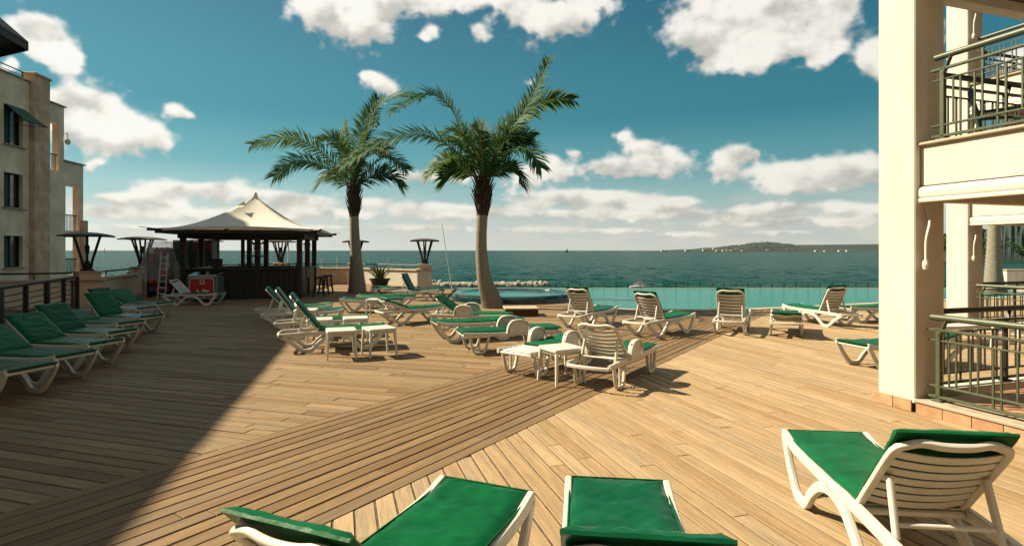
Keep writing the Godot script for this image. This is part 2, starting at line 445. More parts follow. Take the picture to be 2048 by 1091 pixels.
func make_sky() -> ImageTexture:
	var w := 4096
	var h := 2048
	var bins := []
	for i in 72: bins.append([])
	for c in cloud_list():
		var reach: float = c[2] * 1.6 + 1.0
		var a0 := int(floor((c[0] - reach) / 5.0))
		var a1 := int(floor((c[0] + reach) / 5.0))
		for a in range(a0, a1 + 1): bins[posmod(a, 72)].append(c)
	var n1 := noise(91, 0.55, 5)
	var n2 := noise(92, 0.13, 4)
	var n3 := noise(93, 0.30, 4)
	var n4 := noise(94, 0.33, 4)
	n4.noise_type = FastNoiseLite.TYPE_CELLULAR
	n4.cellular_return_type = FastNoiseLite.RETURN_DISTANCE
	n4.cellular_distance_function = FastNoiseLite.DISTANCE_EUCLIDEAN
	var data := PackedByteArray()
	data.resize(w * h * 3)
	var stops := [[0.0, Vector3(0.70, 0.72, 0.645)], [2.5, Vector3(0.60, 0.665, 0.62)], [5.5, Vector3(0.345, 0.555, 0.555)], [8.5, Vector3(0.135, 0.390, 0.440)], [13.0, Vector3(0.046, 0.258, 0.338)], [24.0, Vector3(0.020, 0.152, 0.246)], [50.0, Vector3(0.015, 0.116, 0.195)], [90.0, Vector3(0.013, 0.095, 0.180)]]
	var sun := deg_to_rad(-75.0)
	var y := 0
	while y < h / 2:
		var el := 90.0 - (y + 0.5) * 180.0 / h
		var fine_row := el < 27.0
		var step_y := 1 if fine_row else 4
		if el < 27.0 and el > 26.7: step_y = 1
		var k := 0
		while k < stops.size() - 2 and el > stops[k + 1][0]: k += 1
		var f: float = clampf((el - stops[k][0]) / (stops[k + 1][0] - stops[k][0]), 0.0, 1.0)
		var base: Vector3 = (stops[k][1] as Vector3).lerp(stops[k + 1][1], f * f * (3.0 - 2.0 * f) * 0.5 + f * 0.5)
		var x := 0
		while x < w:
			var az := (x + 0.5) * 360.0 / w
			if az > 180.0: az -= 360.0
			var near := fine_row and absf(az) < 46.0
			var sx := 1 if near else 4
			var ar := deg_to_rad(az)
			var er := deg_to_rad(el)
			# brighter, paler air towards the sun
			var toward := cos(er) * cos(ar - sun) * 0.755 + sin(er) * 0.656
			var glow := pow(maxf(toward * 0.5 + 0.5, 0.0), 4.0)
			var col := base * (0.86 + 0.55 * glow) + Vector3(0.115, 0.150, 0.135) * glow
			var dx := cos(er) * sin(ar) * 57.3
			var dz := cos(er) * cos(ar) * 57.3
			var dy := sin(er) * 57.3
			var wx := n3.get_noise_3d(dx, dy, dz)
			var na := n1.get_noise_3d(dx, dy * 1.3, dz)
			var nb := n2.get_noise_3d(dx, dy * 1.6, dz)
			var sum := 0.0
			var hi := 0.0
			for c: Array in bins[posmod(int(floor(az / 5.0)), 72)]:
				var qa: float = az - c[0]
				if qa > 180.0: qa -= 360.0
				elif qa < -180.0: qa += 360.0
				qa = (qa + wx * 0.9) / c[2]
				var qe: float = (el - c[1] + na * 0.25) / c[3]
				var q := qa * qa + qe * qe
				if q < 2.8:
					var m := exp(-q * 1.25)
					sum += m
					hi += m * qe
			if sum > 0.01:
				var puff := -n4.get_noise_3d(dx + wx * 0.8, dy * 1.25, dz + wx * 0.8) - 0.35
				var dens := minf(sum * 1.15, 1.2) + na * 0.56 + nb * 0.30 + wx * 0.28 + puff * 0.34 - 0.05 + 0.16 * clampf(1.0 - el / 9.0, 0.0, 1.0)
				var a := smoothstep(0.20, 0.84, dens)
				a = a * (0.75 + 0.25 * smoothstep(0.5, 1.1, dens))
				if a > 0.0:
					# relief: how much the cloud swells compared with a little way towards the sun
					var puff2 := -n4.get_noise_3d(dx - 0.35 + wx * 0.8, (dy + 0.45) * 1.25, dz + wx * 0.8) - 0.35
					var nb2 := n2.get_noise_3d(dx - 1.2, (dy + 1.2) * 1.6, dz)
					var top := clampf(0.52 + hi / sum * 0.26 + (puff - puff2) * 0.42 + (nb - nb2) * 0.62 + wx * 0.25 + na * 0.10, 0.0, 1.0)
					var low := clampf(1.0 - el / 10.0, 0.0, 1.0)
					var dark := Vector3(0.60, 0.585, 0.53).lerp(Vector3(0.55, 0.535, 0.47), low)
					var lit := Vector3(1.0, 0.965, 0.885).lerp(Vector3(0.98, 0.925, 0.82), low)
					var cc := dark.lerp(lit, smoothstep(0.08, 0.72, top))
					cc *= 0.94 + 0.25 * glow
					col = col.lerp(cc, a * (1.0 - 0.14 * low))
			# thin layers low over the sea
			if el < 6.5:
				var st := smoothstep(0.0, 0.55, n2.get_noise_3d(dx * 1.2, el * 5.0, dz * 1.2) + 0.12 + na * 0.2) * smoothstep(6.5, 2.5, el)
				col = col.lerp(Vector3(0.70, 0.675, 0.59), st * 0.62)
			var dith := rng.randf() - 0.5
			var r := int(clampf(pow(clampf(col.x, 0, 1), 1.0 / 2.2) * 255.0 + dith + 0.5, 0, 255))
			var g := int(clampf(pow(clampf(col.y, 0, 1), 1.0 / 2.2) * 255.0 + dith + 0.5, 0, 255))
			var b := int(clampf(pow(clampf(col.z, 0, 1), 1.0 / 2.2) * 255.0 + dith + 0.5, 0, 255))
			for j in step_y:
				for i in sx:
					var at := ((y + j) * w + x + i) * 3
					if x + i < w and y + j < h:
						data[at] = r; data[at + 1] = g; data[at + 2] = b
			x += sx
		y += step_y
	var im := Image.create_from_data(w, h, false, Image.FORMAT_RGB8, data)
	im.fill_rect(Rect2i(0, h / 2, w, h / 2), Color8(60, 92, 90))
	return tex(im)

# ---------------------------------------------------------------- deck, pool, sea, far shore
const BAND := Vector2(0.559, 0.829)
const BAND_L := Vector2(-3.61, 4.06)
const BAND_R := Vector2(-0.581, 4.91)
var pool_edge: Array = []

func band_at(p: Vector2, d: float) -> Vector2:
	return p + BAND * ((d - p.y) / BAND.y)

func edge_x(line: Vector2) -> Vector2:   # where the walkway's side meets the pool edge
	for i in pool_edge.size() - 1:
		var hit = Geometry2D.segment_intersects_segment(pool_edge[i], pool_edge[i + 1], line, line + BAND * 40.0)
		if hit != null: return hit
	return band_at(line, 18.0)

func deck_field(called: String, region: PackedVector2Array, dir: Vector2, pitch: float, gap: float, tone: String, tones: int, lmin: float, lmax: float, sd: int) -> void:
	var root := Node3D.new()
	put(root, called)
	setting(root)
	rng.seed = sd
	var across := Vector2(-dir.y, dir.x)
	var lo := Vector2(1e9, 1e9)
	var hi := Vector2(-1e9, -1e9)
	for p in region:
		var q := Vector2(p.dot(dir), p.dot(across))
		lo = lo.min(q); hi = hi.max(q)
	var made := []
	var row := lo.y + 0.01
	while row < hi.y:
		var s := lo.x - rng.randf() * lmax
		while s < hi.x:
			var l := rng.randf_range(lmin, lmax)
			var w := pitch - gap + rng.randf_range(-0.0025, 0.0015)
			var rect := PackedVector2Array([dir * (s + 0.002) + across * row, dir * (s + l - 0.002) + across * row, dir * (s + l - 0.002) + across * (row + w), dir * (s + 0.002) + across * (row + w)])
			for poly in Geometry2D.intersect_polygons(rect, region):
				var area := 0.0
				var mid := Vector2.ZERO
				for i in poly.size():
					area += poly[i].cross(poly[(i + 1) % poly.size()]) * 0.5
					mid += poly[i] / poly.size()
				if absf(area) < 0.004: continue
				var near := 1e9
				for p in poly: near = minf(near, p.length() + (40.0 if absf(p.x) > p.y * 0.95 + 0.4 else 0.0))
				made.append([minf(near, mid.length() + (40.0 if absf(mid.x) > mid.y * 0.95 + 0.4 else 0.0)), poly, rng.randi() % tones, Vector2(rng.randf() * 5.0, rng.randf() * 3.0), rng.randf_range(-0.003, 0.003)])
			s += l
		row += pitch
	made.sort_custom(func(a, b): return a[0] < b[0])
	var rest := {}
	for i in made.size():
		var b: Array = made[i]
		var m := MB.new() if i < 298 else (rest.get(b[2], MB.new()) as MB)
		m.prism(b[1], -0.035, b[4], (0.003 if tone == "right" else 0.005) if i < 298 else 0.003, dir, b[3])
		if i < 298: obj("board", m, mat["%s%d" % [tone, b[2]]], root)
		else: rest[b[2]] = m
	if tone == "right":   # a thin brown sheet that shows in the joints of this field
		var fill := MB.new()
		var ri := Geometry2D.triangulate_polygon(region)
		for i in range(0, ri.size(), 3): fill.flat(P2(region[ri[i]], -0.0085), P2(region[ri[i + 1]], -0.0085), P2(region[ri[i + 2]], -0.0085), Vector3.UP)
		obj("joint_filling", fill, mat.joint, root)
	# the far boards, joined
	if rest.size():
		var am := ArrayMesh.new()
		var o := MeshInstance3D.new()
		var k := 0
		for r in rest:
			var m: MB = rest[r]
			var a := []
			a.resize(Mesh.ARRAY_MAX)
			a[Mesh.ARRAY_VERTEX] = m.v; a[Mesh.ARRAY_NORMAL] = m.n; a[Mesh.ARRAY_TEX_UV] = m.t
			am.add_surface_from_arrays(Mesh.PRIMITIVE_TRIANGLES, a)
			am.surface_set_material(k, mat["%s%d" % [tone, r]])
			k += 1
		o.mesh = am
		put(o, "far_boards", root)
		o.set_meta("kind", "stuff")

func make_ground() -> void:
	pool_edge = smooth([Vector2(2.0, 19.2), Vector2(2.6, 18.3), Vector2(4.4, 17.75), Vector2(7.5, 18.0), Vector2(12.8, 20.0), Vector2(18.0, 22.0), Vector2(26.0, 25.0)], 4)
	var l_hit := edge_x(BAND_L)
	var r_hit := edge_x(BAND_R)
	var left := PackedVector2Array([band_at(BAND_L, 0.5), l_hit])
	var band := PackedVector2Array([band_at(BAND_L, 0.5), l_hit])
	var right := PackedVector2Array([band_at(BAND_R, 0.5), r_hit])
	for i in range(pool_edge.size() - 1, -1, -1):
		if pool_edge[i].x < l_hit.x: left.append(pool_edge[i])
	for p in [Vector2(2.0, 21.5), Vector2(-2.6, 22.5), Vector2(-2.8, 28.6), Vector2(-4.3, 28.75), Vector2(-8.6, 31.8), Vector2(-12.9, 32.3), Vector2(-15.9, 29.2), Vector2(-16.0, 24.5), Vector2(-14.3, 19.2), Vector2(-17.2, 16.6), Vector2(-17.0, 0.5)]: left.append(p)
	for p in pool_edge:
		if p.x > l_hit.x and p.x < r_hit.x: band.append(p)
		if p.x > r_hit.x: right.append(p)
	band.append(r_hit); band.append(band_at(BAND_R, 0.5))
	for p in [Vector2(26.0, 8.0), Vector2(14.0, 0.5)]: right.append(p)
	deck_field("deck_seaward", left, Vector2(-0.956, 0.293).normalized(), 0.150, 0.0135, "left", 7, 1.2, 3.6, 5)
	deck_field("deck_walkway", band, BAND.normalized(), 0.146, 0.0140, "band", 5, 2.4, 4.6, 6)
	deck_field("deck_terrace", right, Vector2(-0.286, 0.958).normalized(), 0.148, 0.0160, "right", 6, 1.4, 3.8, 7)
	var m := MB.new()
	m.prism(PackedVector2Array([Vector2(-19, -5), Vector2(27, -5), Vector2(27, 25.2), Vector2(18, 21.9), Vector2(12.8, 19.9), Vector2(7.5, 17.9), Vector2(4.4, 17.7), Vector2(2.0, 19.0), Vector2(2.0, 21.4), Vector2(-2.6, 22.4), Vector2(-2.8, 28.9), Vector2(-8.6, 31.9), Vector2(-12.9, 32.4), Vector2(-16.2, 29.2), Vector2(-16.4, 24.5), Vector2(-14.6, 19.2), Vector2(-19, 16.6)]), -7.6, -0.042)
	setting(obj("deck_base", m, mat.under))
	# pool
	var outline := PackedVector2Array()
	for p in pool_edge: outline.append(p)
	for p in [Vector2(26.0, 29.4), Vector2(-2.7, 29.2), Vector2(-2.55, 22.6), Vector2(1.9, 21.6)]: outline.append(p)
	m = MB.new()
	m.prism(outline, -7.6, -1.15)
	setting(obj("pool_floor", m, mat.pool_tile))
	m = MB.new()
	for i in outline.size():   # inner walls
		var a := outline[i]
		var b := outline[(i + 1) % outline.size()]
		var e := (b - a).normalized()
		m.quad(P2(a, -1.15), P2(b, -1.15), P2(b, -0.065), P2(a, -0.065), P2(Vector2(-e.y, e.x)))
	m.box(P(11.6, 29.42, -3.8), Vector3(28.8, 7.45, 0.22))
	setting(obj("pool_wall", m, mat.pool_tile))
	m = MB.new()
	var wi := Geometry2D.triangulate_polygon(outline)
	for i in range(0, wi.size(), 3):
		m.flat(P2(outline[wi[i]], -0.06), P2(outline[wi[i + 1]], -0.06), P2(outline[wi[i + 2]], -0.06), Vector3.UP)
	setting(obj("pool_water", m, mat.pool_water))
	# a yellow-green oval slab just under the water
	m = MB.new()
	var el := PackedVector2Array()
	for i in 28: el.append(Vector2(5.0, 21.2) + Vector2(cos(TAU * i / 28) * 1.5, sin(TAU * i / 28) * 0.9))
	m.prism(el, -1.14, -0.16, 0.03)
	setting(obj("pool_slab", m, plain(lin(0.45, 0.55, 0.18), 0.6)))
	# coping stones along the near edge
	var coping := Node3D.new()
	put(coping, "pool_coping")
	setting(coping)
	var fine := smooth(pool_edge, 3)
	var carry := PackedVector2Array([fine[0]])
	for i in range(1, fine.size()):
		carry.append(fine[i])
		if carry[0].distance_to(fine[i]) > 0.55 or i == fine.size() - 1:
			var a := carry[0]
			var b: Vector2 = fine[i]
			var e := (b - a).normalized()
			var o := Vector2(-e.y, e.x)
			m = MB.new()
			m.prism(PackedVector2Array([a + e * 0.004 - o * 0.10, b - e * 0.004 - o * 0.10, b - e * 0.004 + o * 0.26, a + e * 0.004 + o * 0.26]), -0.12, 0.028, 0.008)
			obj("coping_stone", m, mat.stone, coping)
			carry = PackedVector2Array([fine[i]])
	# low fence posts on the ledge beyond the overflowing edge
	var fence := thing("pool_edge_fence", "row of short slim posts along the far edge of the pool", "fence", P(8.5, 29.7, -0.3))
	var post := MB.new()
	post.box(Vector3(0, 0.19, 0), Vector3(0.036, 0.62, 0.036), Basis(), 0.005)
	post.box(Vector3(0, 0.40, 0), Vector3(0.10, 0.022, 0.022))
	var pm := post.mesh()
	var x := -3.3
	while x < 24.0:
		share("post", pm, mat.dark_steel, fence, Vector3(x - 8.5, 0, 0))
		x += 0.62
	m = MB.new()
	m.box(P(10.4, 29.72, -0.52), Vector3(31.0, 0.2, 0.36))
	setting(obj("pool_slab", m, mat.stone))
	m = MB.new()
	m.box(P(11.6, 29.22, -0.10), Vector3(28.8, 0.11, 0.14), Basis(), 0.01)
	setting(obj("pool_edge_shine", m, mat.stone))  # pale strip added to draw the bright shine of the wet edge
	# round raised whirlpool basin
	var tub := thing("whirlpool_basin", "round raised whirlpool basin with dark wet tiles behind the curved palm trunk", "basin", P(0.05, 22.0))
	m = MB.new()
	m.lathe([Vector2(2.36, -0.05), Vector2(2.34, 0.16), Vector2(2.30, 0.24), Vector2(2.20, 0.275), Vector2(2.02, 0.26), Vector2(1.98, 0.2), Vector2(1.95, -0.6), Vector2(0.0, -0.6)], Vector3.ZERO, 72)
	obj("rim", m, mat.basin_tile, tub)
	m = MB.new()
	m.lathe([Vector2(2.06, 0.245), Vector2(0.0, 0.245)], Vector3.ZERO, 64)
	obj("water", m, mat.pool_water, tub)
	make_sea()

func make_sea() -> void:
	var rings := PackedFloat32Array()
	var r := 24.0
	while r < 1500.0:
		rings.append(r)
		r *= 1.0 + 0.006 + 0.010 * smoothstep(60.0, 500.0, r)
	while r < 40000.0:
		rings.append(r)
		r *= 1.25
	rings.append(42000.0)
	var cols := 300
	var big := noise(71, 0.055, 3)
	var small := noise(72, 0.22, 2)
	var vs := PackedVector3Array()
	var ns := PackedVector3Array()
	var ts := PackedVector2Array()
	var ids := PackedInt32Array()
	for i in rings.size():
		var q := rings[i]
		var amp := 0.55 * (1.0 - smoothstep(500.0, 1500.0, q)) * smoothstep(26.0, 60.0, q)
		for j in cols + 1:
			var a := lerpf(-2.0, 2.0, float(j) / cols)
			var x := sin(a) * q
			var d := cos(a) * q
			var hgt := 0.0
			if amp > 0.0: hgt = amp * (absf(big.get_noise_2d(x * 0.55, d * 1.5)) * -1.4 + small.get_noise_2d(x * 0.6, d * 1.5) * 0.35)
			vs.append(Vector3(x, -7.0 + hgt, -d))
			ns.append(Vector3.UP)
			ts.append(Vector2(x, d))
	for i in rings.size() - 1:
		for j in cols:
			var a := i * (cols + 1) + j
			var b := a + cols + 1
			ids.append_array([a, b, a + 1, a + 1, b, b + 1])
			var nn := (vs[a + 1] - vs[a]).cross(vs[b] - vs[a]).normalized()
			if nn.y < 0.0: nn = -nn
			ns[a] = nn
	var arr := []
	arr.resize(Mesh.ARRAY_MAX)
	arr[Mesh.ARRAY_VERTEX] = vs; arr[Mesh.ARRAY_NORMAL] = ns; arr[Mesh.ARRAY_TEX_UV] = ts; arr[Mesh.ARRAY_INDEX] = ids
	var am := ArrayMesh.new()
	am.add_surface_from_arrays(Mesh.PRIMITIVE_TRIANGLES, arr)
	var o := MeshInstance3D.new()
	o.mesh = am
	o.material_override = mat.sea
	put(o, "sea")
	setting(o)

func ridge(called: String, pts: Array, dist: float, depth: float, sd: int, material: Material, rough := 0.12) -> void:
	# a hill: crest heights given over bearings (x over d), sloping to the water on both sides
	var nz := noise(sd, 1.0, 4)
	var m := MB.new()
	var rows := 9
	var cols := 120
	var grid := []
	for i in cols + 1:
		var u := float(i) / cols
		var b: float = lerpf(pts[0].x, pts[pts.size() - 1].x, u)
		var k := 0
		while k < pts.size() - 2 and b > pts[k + 1].x: k += 1
		var f: float = clampf((b - pts[k].x) / (pts[k + 1].x - pts[k].x), 0.0, 1.0)
		var crest: float = lerpf(pts[k].y, pts[k + 1].y, f * f * (3.0 - 2.0 * f))
		var line := PackedVector3Array()
		for j in rows + 1:
			var w := float(j) / rows
			var d := dist + depth * w
			var hgt := crest * sin(PI * pow(w, 0.75)) * (1.0 + rough * nz.get_noise_2d(u * 40.0, w * 6.0))
			line.append(P(b * d, d, -7.3 + hgt))
		grid.append(line)
	for i in cols:
		for j in rows:
			var a: Vector3 = grid[i][j]
			var b: Vector3 = grid[i + 1][j]
			var c: Vector3 = grid[i + 1][j + 1]
			var e: Vector3 = grid[i][j + 1]
			m.flat(a, b, c, Vector3.UP); m.flat(a, c, e, Vector3.UP)
	setting(obj(called, m, material))

func crown_mesh(sd: int, radius: float, leaves: int, size: float) -> ArrayMesh:
	var m := MB.new()
	rng.seed = sd
	for i in leaves:
		var p := Vector3(rng.randfn(), rng.randfn(), rng.randfn()).normalized()
		var r := radius * (0.45 + 0.6 * rng.randf())
		p = p * r * Vector3(1.0, 0.75, 1.0) + Vector3(0, radius * 0.75, 0)
		var a := Vector3(rng.randfn(), rng.randfn(), rng.randfn()).normalized() * size
		var b := Vector3(rng.randfn(), rng.randfn(), rng.randfn()).normalized() * size
		m.flat(p - a, p + b, p + a, p + Vector3.UP)
	return m.mesh()

func make_far() -> void:
	ridge("headland", [Vector2(0.235, 4), Vector2(0.30, 22), Vector2(0.345, 40), Vector2(0.39, 66), Vector2(0.425, 92), Vector2(0.445, 98), Vector2(0.475, 84), Vector2(0.51, 50), Vector2(0.55, 36), Vector2(0.60, 26), Vector2(0.66, 12)], 5200.0, 1500.0, 81, mat.hill)
	ridge("far_hills", [Vector2(0.42, 70), Vector2(0.50, 110), Vector2(0.58, 118), Vector2(0.66, 126), Vector2(0.76, 134), Vector2(0.90, 120)], 9000.0, 2500.0, 82, mat.hill, 0.05)
	ridge("wooded_hill", [Vector2(0.735, 6), Vector2(0.78, 22), Vector2(0.82, 30), Vector2(0.87, 36), Vector2(0.95, 40), Vector2(1.05, 34)], 470.0, 220.0, 83, mat.hill)
	# woodland on the near hill reads as one mass
	var mm := MultiMesh.new()
	mm.transform_format = MultiMesh.TRANSFORM_3D
	mm.mesh = crown_mesh(84, 5.0, 90, 1.5)
	mm.instance_count = 420
	rng.seed = 85
	for i in 420:
		var b := rng.randf_range(0.75, 1.0)
		var w := pow(rng.randf(), 0.8) * 0.62 + 0.02
		var crest := 22.0 + 60.0 * (b - 0.78)
		var d := 470.0 + 220.0 * w
		mm.set_instance_transform(i, Transform3D(Basis(Vector3.UP, rng.randf() * TAU).scaled(Vector3.ONE * rng.randf_range(0.5, 1.0)), P(b * d, d, -9.0 + crest * sin(PI * pow(w, 0.75)))))
	var wood := MultiMeshInstance3D.new()
	wood.multimesh = mm
	wood.material_override = mat.crown
	put(wood, "woodland")
	wood.set_meta("kind", "stuff"); wood.set_meta("label", "dense green trees covering the hill across the bay"); wood.set_meta("category", "woodland")
	# white houses along the far headland
	rng.seed = 86
	var spots := [[0.262, 0.05], [0.268, 0.05], [0.305, 0.06], [0.335, 0.10], [0.352, 0.22], [0.358, 0.05], [0.368, 0.05], [0.376, 0.08], [0.384, 0.06], [0.392, 0.18], [0.402, 0.05], [0.433, 0.30], [0.446, 0.07], [0.478, 0.12], [0.487, 0.14], [0.53, 0.03], [0.545, 0.03], [0.572, 0.03], [0.585, 0.03]]
	for s in spots:
		var d: float = 5200.0 + 1500.0 * s[1] * 0.5 - 15.0
		var wd := rng.randf_range(14.0, 42.0)
		var hh := rng.randf_range(4.0, 10.0)
		var y: float = -7.0 + s[1] * 95.0
		var h := thing("far_house", "tiny pale building on the distant headland across the bay", "building", P(s[0] * d, d, y), 0.0, "pale buildings on the far headland")
		var m := MB.new()
		m.box(Vector3(0, hh * 0.5 - 6.0, 0), Vector3(wd, hh + 12.0, 24.0))
		obj("wall", m, mat.house, h)
		m = MB.new()
		m.prism(PackedVector2Array([Vector2(-wd / 2 - 1, -13), Vector2(wd / 2 + 1, -13), Vector2(wd / 2 + 1, 13), Vector2(-wd / 2 - 1, 13)]), hh, hh + 4.0, 3.5)
		obj("roof", m, mat.roof, h)
	# stone breakwaters
	breakwater("pale stone breakwater running into the sea behind the curved palm", P(-9.0, 150.0, -7.0), 17.0, 90, 87)
	breakwater("low stone mole with moored boats beyond the shaded terrace wall", P(-112.0, 176.0, -7.0), 26.0, 90, 88)
	# boats
	rng.seed = 89
	var boats := [[-112.5, 158.0, 9.5, "white yacht with bare mast moored before the left-hand stone mole"], [-46.2, 118.0, 14.0, "white yacht with the tallest bare mast behind the bar roof"], [-44.0, 112.0, 10.2, "white yacht with bare mast seen through the bar between posts"], [-40.5, 111.0, 8.4, "white yacht with bare mast seen past the bar lanterns"], [-36.2, 108.0, 7.4, "small white yacht with bare mast behind the lit terrace wall beside the bar"], [-33.6, 109.0, 7.6, "small white yacht whose bare mast stands nearest the straight palm"]]
	for b in boats: yacht(P(b[0], b[1], -7.0), b[2], b[3])
	for b in [[-26.6, 104.0, "small open boat with a white cabin seen over the lit terrace wall"], [-25.2, 107.0, "small open boat moored behind the white cabin boat"]]:
		var t := thing("motor_boat", b[2], "boat", P(b[0], b[1], -7.0), 0.2)
		obj("hull", hull(2.6, 0.55), mat.hull, t)
		var m := MB.new()
		m.box(Vector3(0.2, 1.0, 0), Vector3(1.1, 0.9, 0.9), Basis(), 0.12)
		obj("cabin", m, mat.white_print, t)
	# a far sailing boat and a white sail
	var t := thing("sailing_boat", "tiny dark sailing boat on the horizon", "boat", P(1133.0 * 0.0 + 285.0, 3000.0, -7.0))
	var m := MB.new()
	m.flat(Vector3(-4, 2, 0), Vector3(6, 2, 0), Vector3(5, 24, 0), Vector3.BACK); m.flat(Vector3(-4, 2, 0.4), Vector3(6, 2, 0.4), Vector3(5, 24, 0.2), Vector3.FORWARD)
	obj("sail", m, mat.dark_steel, t)
	obj("hull", hull(9.0, 1.6), mat.dark_steel, t)
	t = thing("white_dinghy", "white sailing dinghy just beyond the far pool edge", "boat", P(30.5, 138.0, -7.0))
	m = MB.new()
	m.flat(Vector3(-1.6, 0.6, 0), Vector3(2.2, 0.6, 0), Vector3(0.2, 2.0, 0.1), Vector3.BACK); m.flat(Vector3(-1.6, 0.6, -0.06), Vector3(2.2, 0.6, -0.06), Vector3(0.2, 2.0, 0.04), Vector3.FORWARD)
	obj("sail", m, mat.hull, t)
	obj("hull", hull(2.2, 0.5), mat.hull, t)

func hull(l: float, w: float) -> MB:
	var m := MB.new()
	var path := []
	var sc := []
	for i in 9:
		var u := i / 8.0
		path.append(Vector3((u - 0.5) * 2.0 * l, 0.12 * l * (0.5 + 0.3 * u * u), 0))
		sc.append(maxf(0.08, pow(sin(PI * (0.12 + 0.86 * u)), 0.6)))
	m.sweep(path, PackedVector2Array([Vector2(0.55, 1), Vector2(0.2, 0.95), Vector2(-0.5, 0.5), Vector2(-0.6, 0), Vector2(-0.5, -0.5), Vector2(0.2, -0.95), Vector2(0.55, -1)]), Vector3.UP, sc)
	for i in m.v.size(): m.v[i] = Vector3(m.v[i].x, 0.1 + (m.v[i].y - 0.1) * w * 1.2, m.v[i].z * w * 1.4)
	return m

func yacht(at: Vector3, mast: float, label: String) -> void:
	var t := thing("yacht", label, "boat", at, rng.randf_range(-0.5, 0.5))
	obj("hull", hull(3.6, 0.9), mat.hull, t)
	var m := MB.new()
	m.tube([Vector3(0.4, 0.8, 0), Vector3(0.4, mast, 0)], 0.085, 7)
	obj("mast", m, mat.white_metal, t)
	m = MB.new()
	m.tube([Vector3(0.4, 1.9, 0), Vector3(-2.4, 1.8, 0)], 0.09, 6)
	obj("boom", m, mat.white_metal, t)
	m = MB.new()
	m.tube([Vector3(3.4, 1.0, 0), Vector3(0.4, mast * 0.98, 0)], 0.018, 4)
	obj("forestay", m, mat.dark_steel, t)

func breakwater(label: String, at: Vector3, half: float, count: int, sd: int) -> void:
	var t := thing("breakwater", label, "breakwater", at)
	rng.seed = sd
	var meshes := []
	for k in 4:
		var m := MB.new()
		var b := Basis.from_euler(Vector3(rng.randf(), rng.randf(), rng.randf()))
		m.box(Vector3.ZERO, Vector3(1.6, 1.1, 1.4), b, 0.4)
		meshes.append(m.mesh())
	var m := MB.new()
	m.prism(PackedVector2Array([Vector2(-half, -2.2), Vector2(half, -2.2), Vector2(half, 2.2), Vector2(-half, 2.2)]), -2.0, 0.6, 0.5)
	obj("core", m, mat.rock, t)
	for i in count:
		var x := rng.randf_range(-half - 1.5, half + 1.5)
		var z := rng.randfn() * 1.7
		share("rock", meshes[i % 4], mat.rock, t, Vector3(x, 0.35 - absf(z) * 0.3 + rng.randf_range(-0.2, 0.5), z), Basis(Vector3.UP, rng.randf() * TAU).scaled(Vector3.ONE * rng.randf_range(0.5, 1.15)))

# ---------------------------------------------------------------- loungers and tables
const LONG := 1.88
const HALF := 0.30

func cushion_pad(length: float, width: float, thick: float, sag: float, sd: int, fold := false) -> MB:
	# a quilted vinyl pad lying along +x from 0, resting on y = 0
	var m := MB.new()
	var nz := noise(sd, 1.0, 3)
	var nx := 34
	var nw := 16
	var pts := []
	var low := []
	for i in nx + 1:
		var r := PackedVector3Array()
		var rl := PackedVector3Array()
		for j in nw + 1:
			var u := float(i) / nx
			var w := float(j) / nw
			var edge := minf(minf(u, 1.0 - u) * length, minf(w, 1.0 - w) * width)
			var puff := 1.0 - exp(-edge / 0.025)
			var y := thick * (0.35 + 0.65 * puff) + sag * sin(u * PI) * -1.0
			y += 0.009 * nz.get_noise_2d(u * 5.0, w * 3.0) * puff + 0.006 * nz.get_noise_2d(u * 16.0 + w * 9.0, w * 5.0 - u * 4.0 + 40.0)
			var crease := 1.0 - absf(nz.get_noise_2d(u * length * 3.2 + w * 1.4 + 70.0, w * 1.3 - u * 1.1))
			y += 0.007 * pow(crease, 9.0) * puff - 0.004 * pow(1.0 - absf(nz.get_noise_2d(u * 2.0 - w * 2.2, w * 2.5 + 30.0)), 12.0) * puff
			if fold and u > 0.90: y += 0.012 * (0.6 + 0.4 * nz.get_noise_2d(w * 9.0, 9.0)) * sin((u - 0.90) / 0.10 * PI)
			var zz := (w - 0.5) * width + 0.008 * nz.get_noise_2d(u * 5.0, 20.0 + w)
			r.append(Vector3(u * length, y, zz))
			rl.append(Vector3(u * length, minf(y - 0.008, -sag * sin(u * PI) * 0.9), zz))
		pts.append(r); low.append(rl)
	var nr := []
	for i in nx + 1:
		var r := PackedVector3Array()
		for j in nw + 1:
			var a: Vector3 = pts[mini(i + 1, nx)][j] - pts[maxi(i - 1, 0)][j]
			var b: Vector3 = pts[i][mini(j + 1, nw)] - pts[i][maxi(j - 1, 0)]
			var q := b.cross(a).normalized()
			r.append(q if q.y > 0.0 else -q)
		nr.append(r)
	for i in nx:
		for j in nw:
			m.tri(pts[i][j], pts[i + 1][j], pts[i + 1][j + 1], nr[i][j], nr[i + 1][j], nr[i + 1][j + 1])
			m.tri(pts[i][j], pts[i + 1][j + 1], pts[i][j + 1], nr[i][j], nr[i + 1][j + 1], nr[i][j + 1])
			m.quad(low[i][j], low[i + 1][j], low[i + 1][j + 1], low[i][j + 1], Vector3.DOWN)
	for i in nx:
		m.quad(pts[i][0], pts[i + 1][0], low[i + 1][0], low[i][0], Vector3(0, 0, -1))
		m.quad(pts[i][nw], pts[i + 1][nw], low[i + 1][nw], low[i][nw], Vector3(0, 0, 1))
	for j in nw:
		m.quad(pts[0][j], pts[0][j + 1], low[0][j + 1], low[0][j], Vector3(-1, 0, 0))
		m.quad(pts[nx][j], pts[nx][j + 1], low[nx][j + 1], low[nx][j], Vector3(1, 0, 0))
	return m

func xy(list: Array, z: float) -> Array:
	var out := []
	for p in list: out.append(Vector3(p[0], p[1], z))
	return out

var slat_mesh: ArrayMesh
var seat_slat_mesh: ArrayMesh

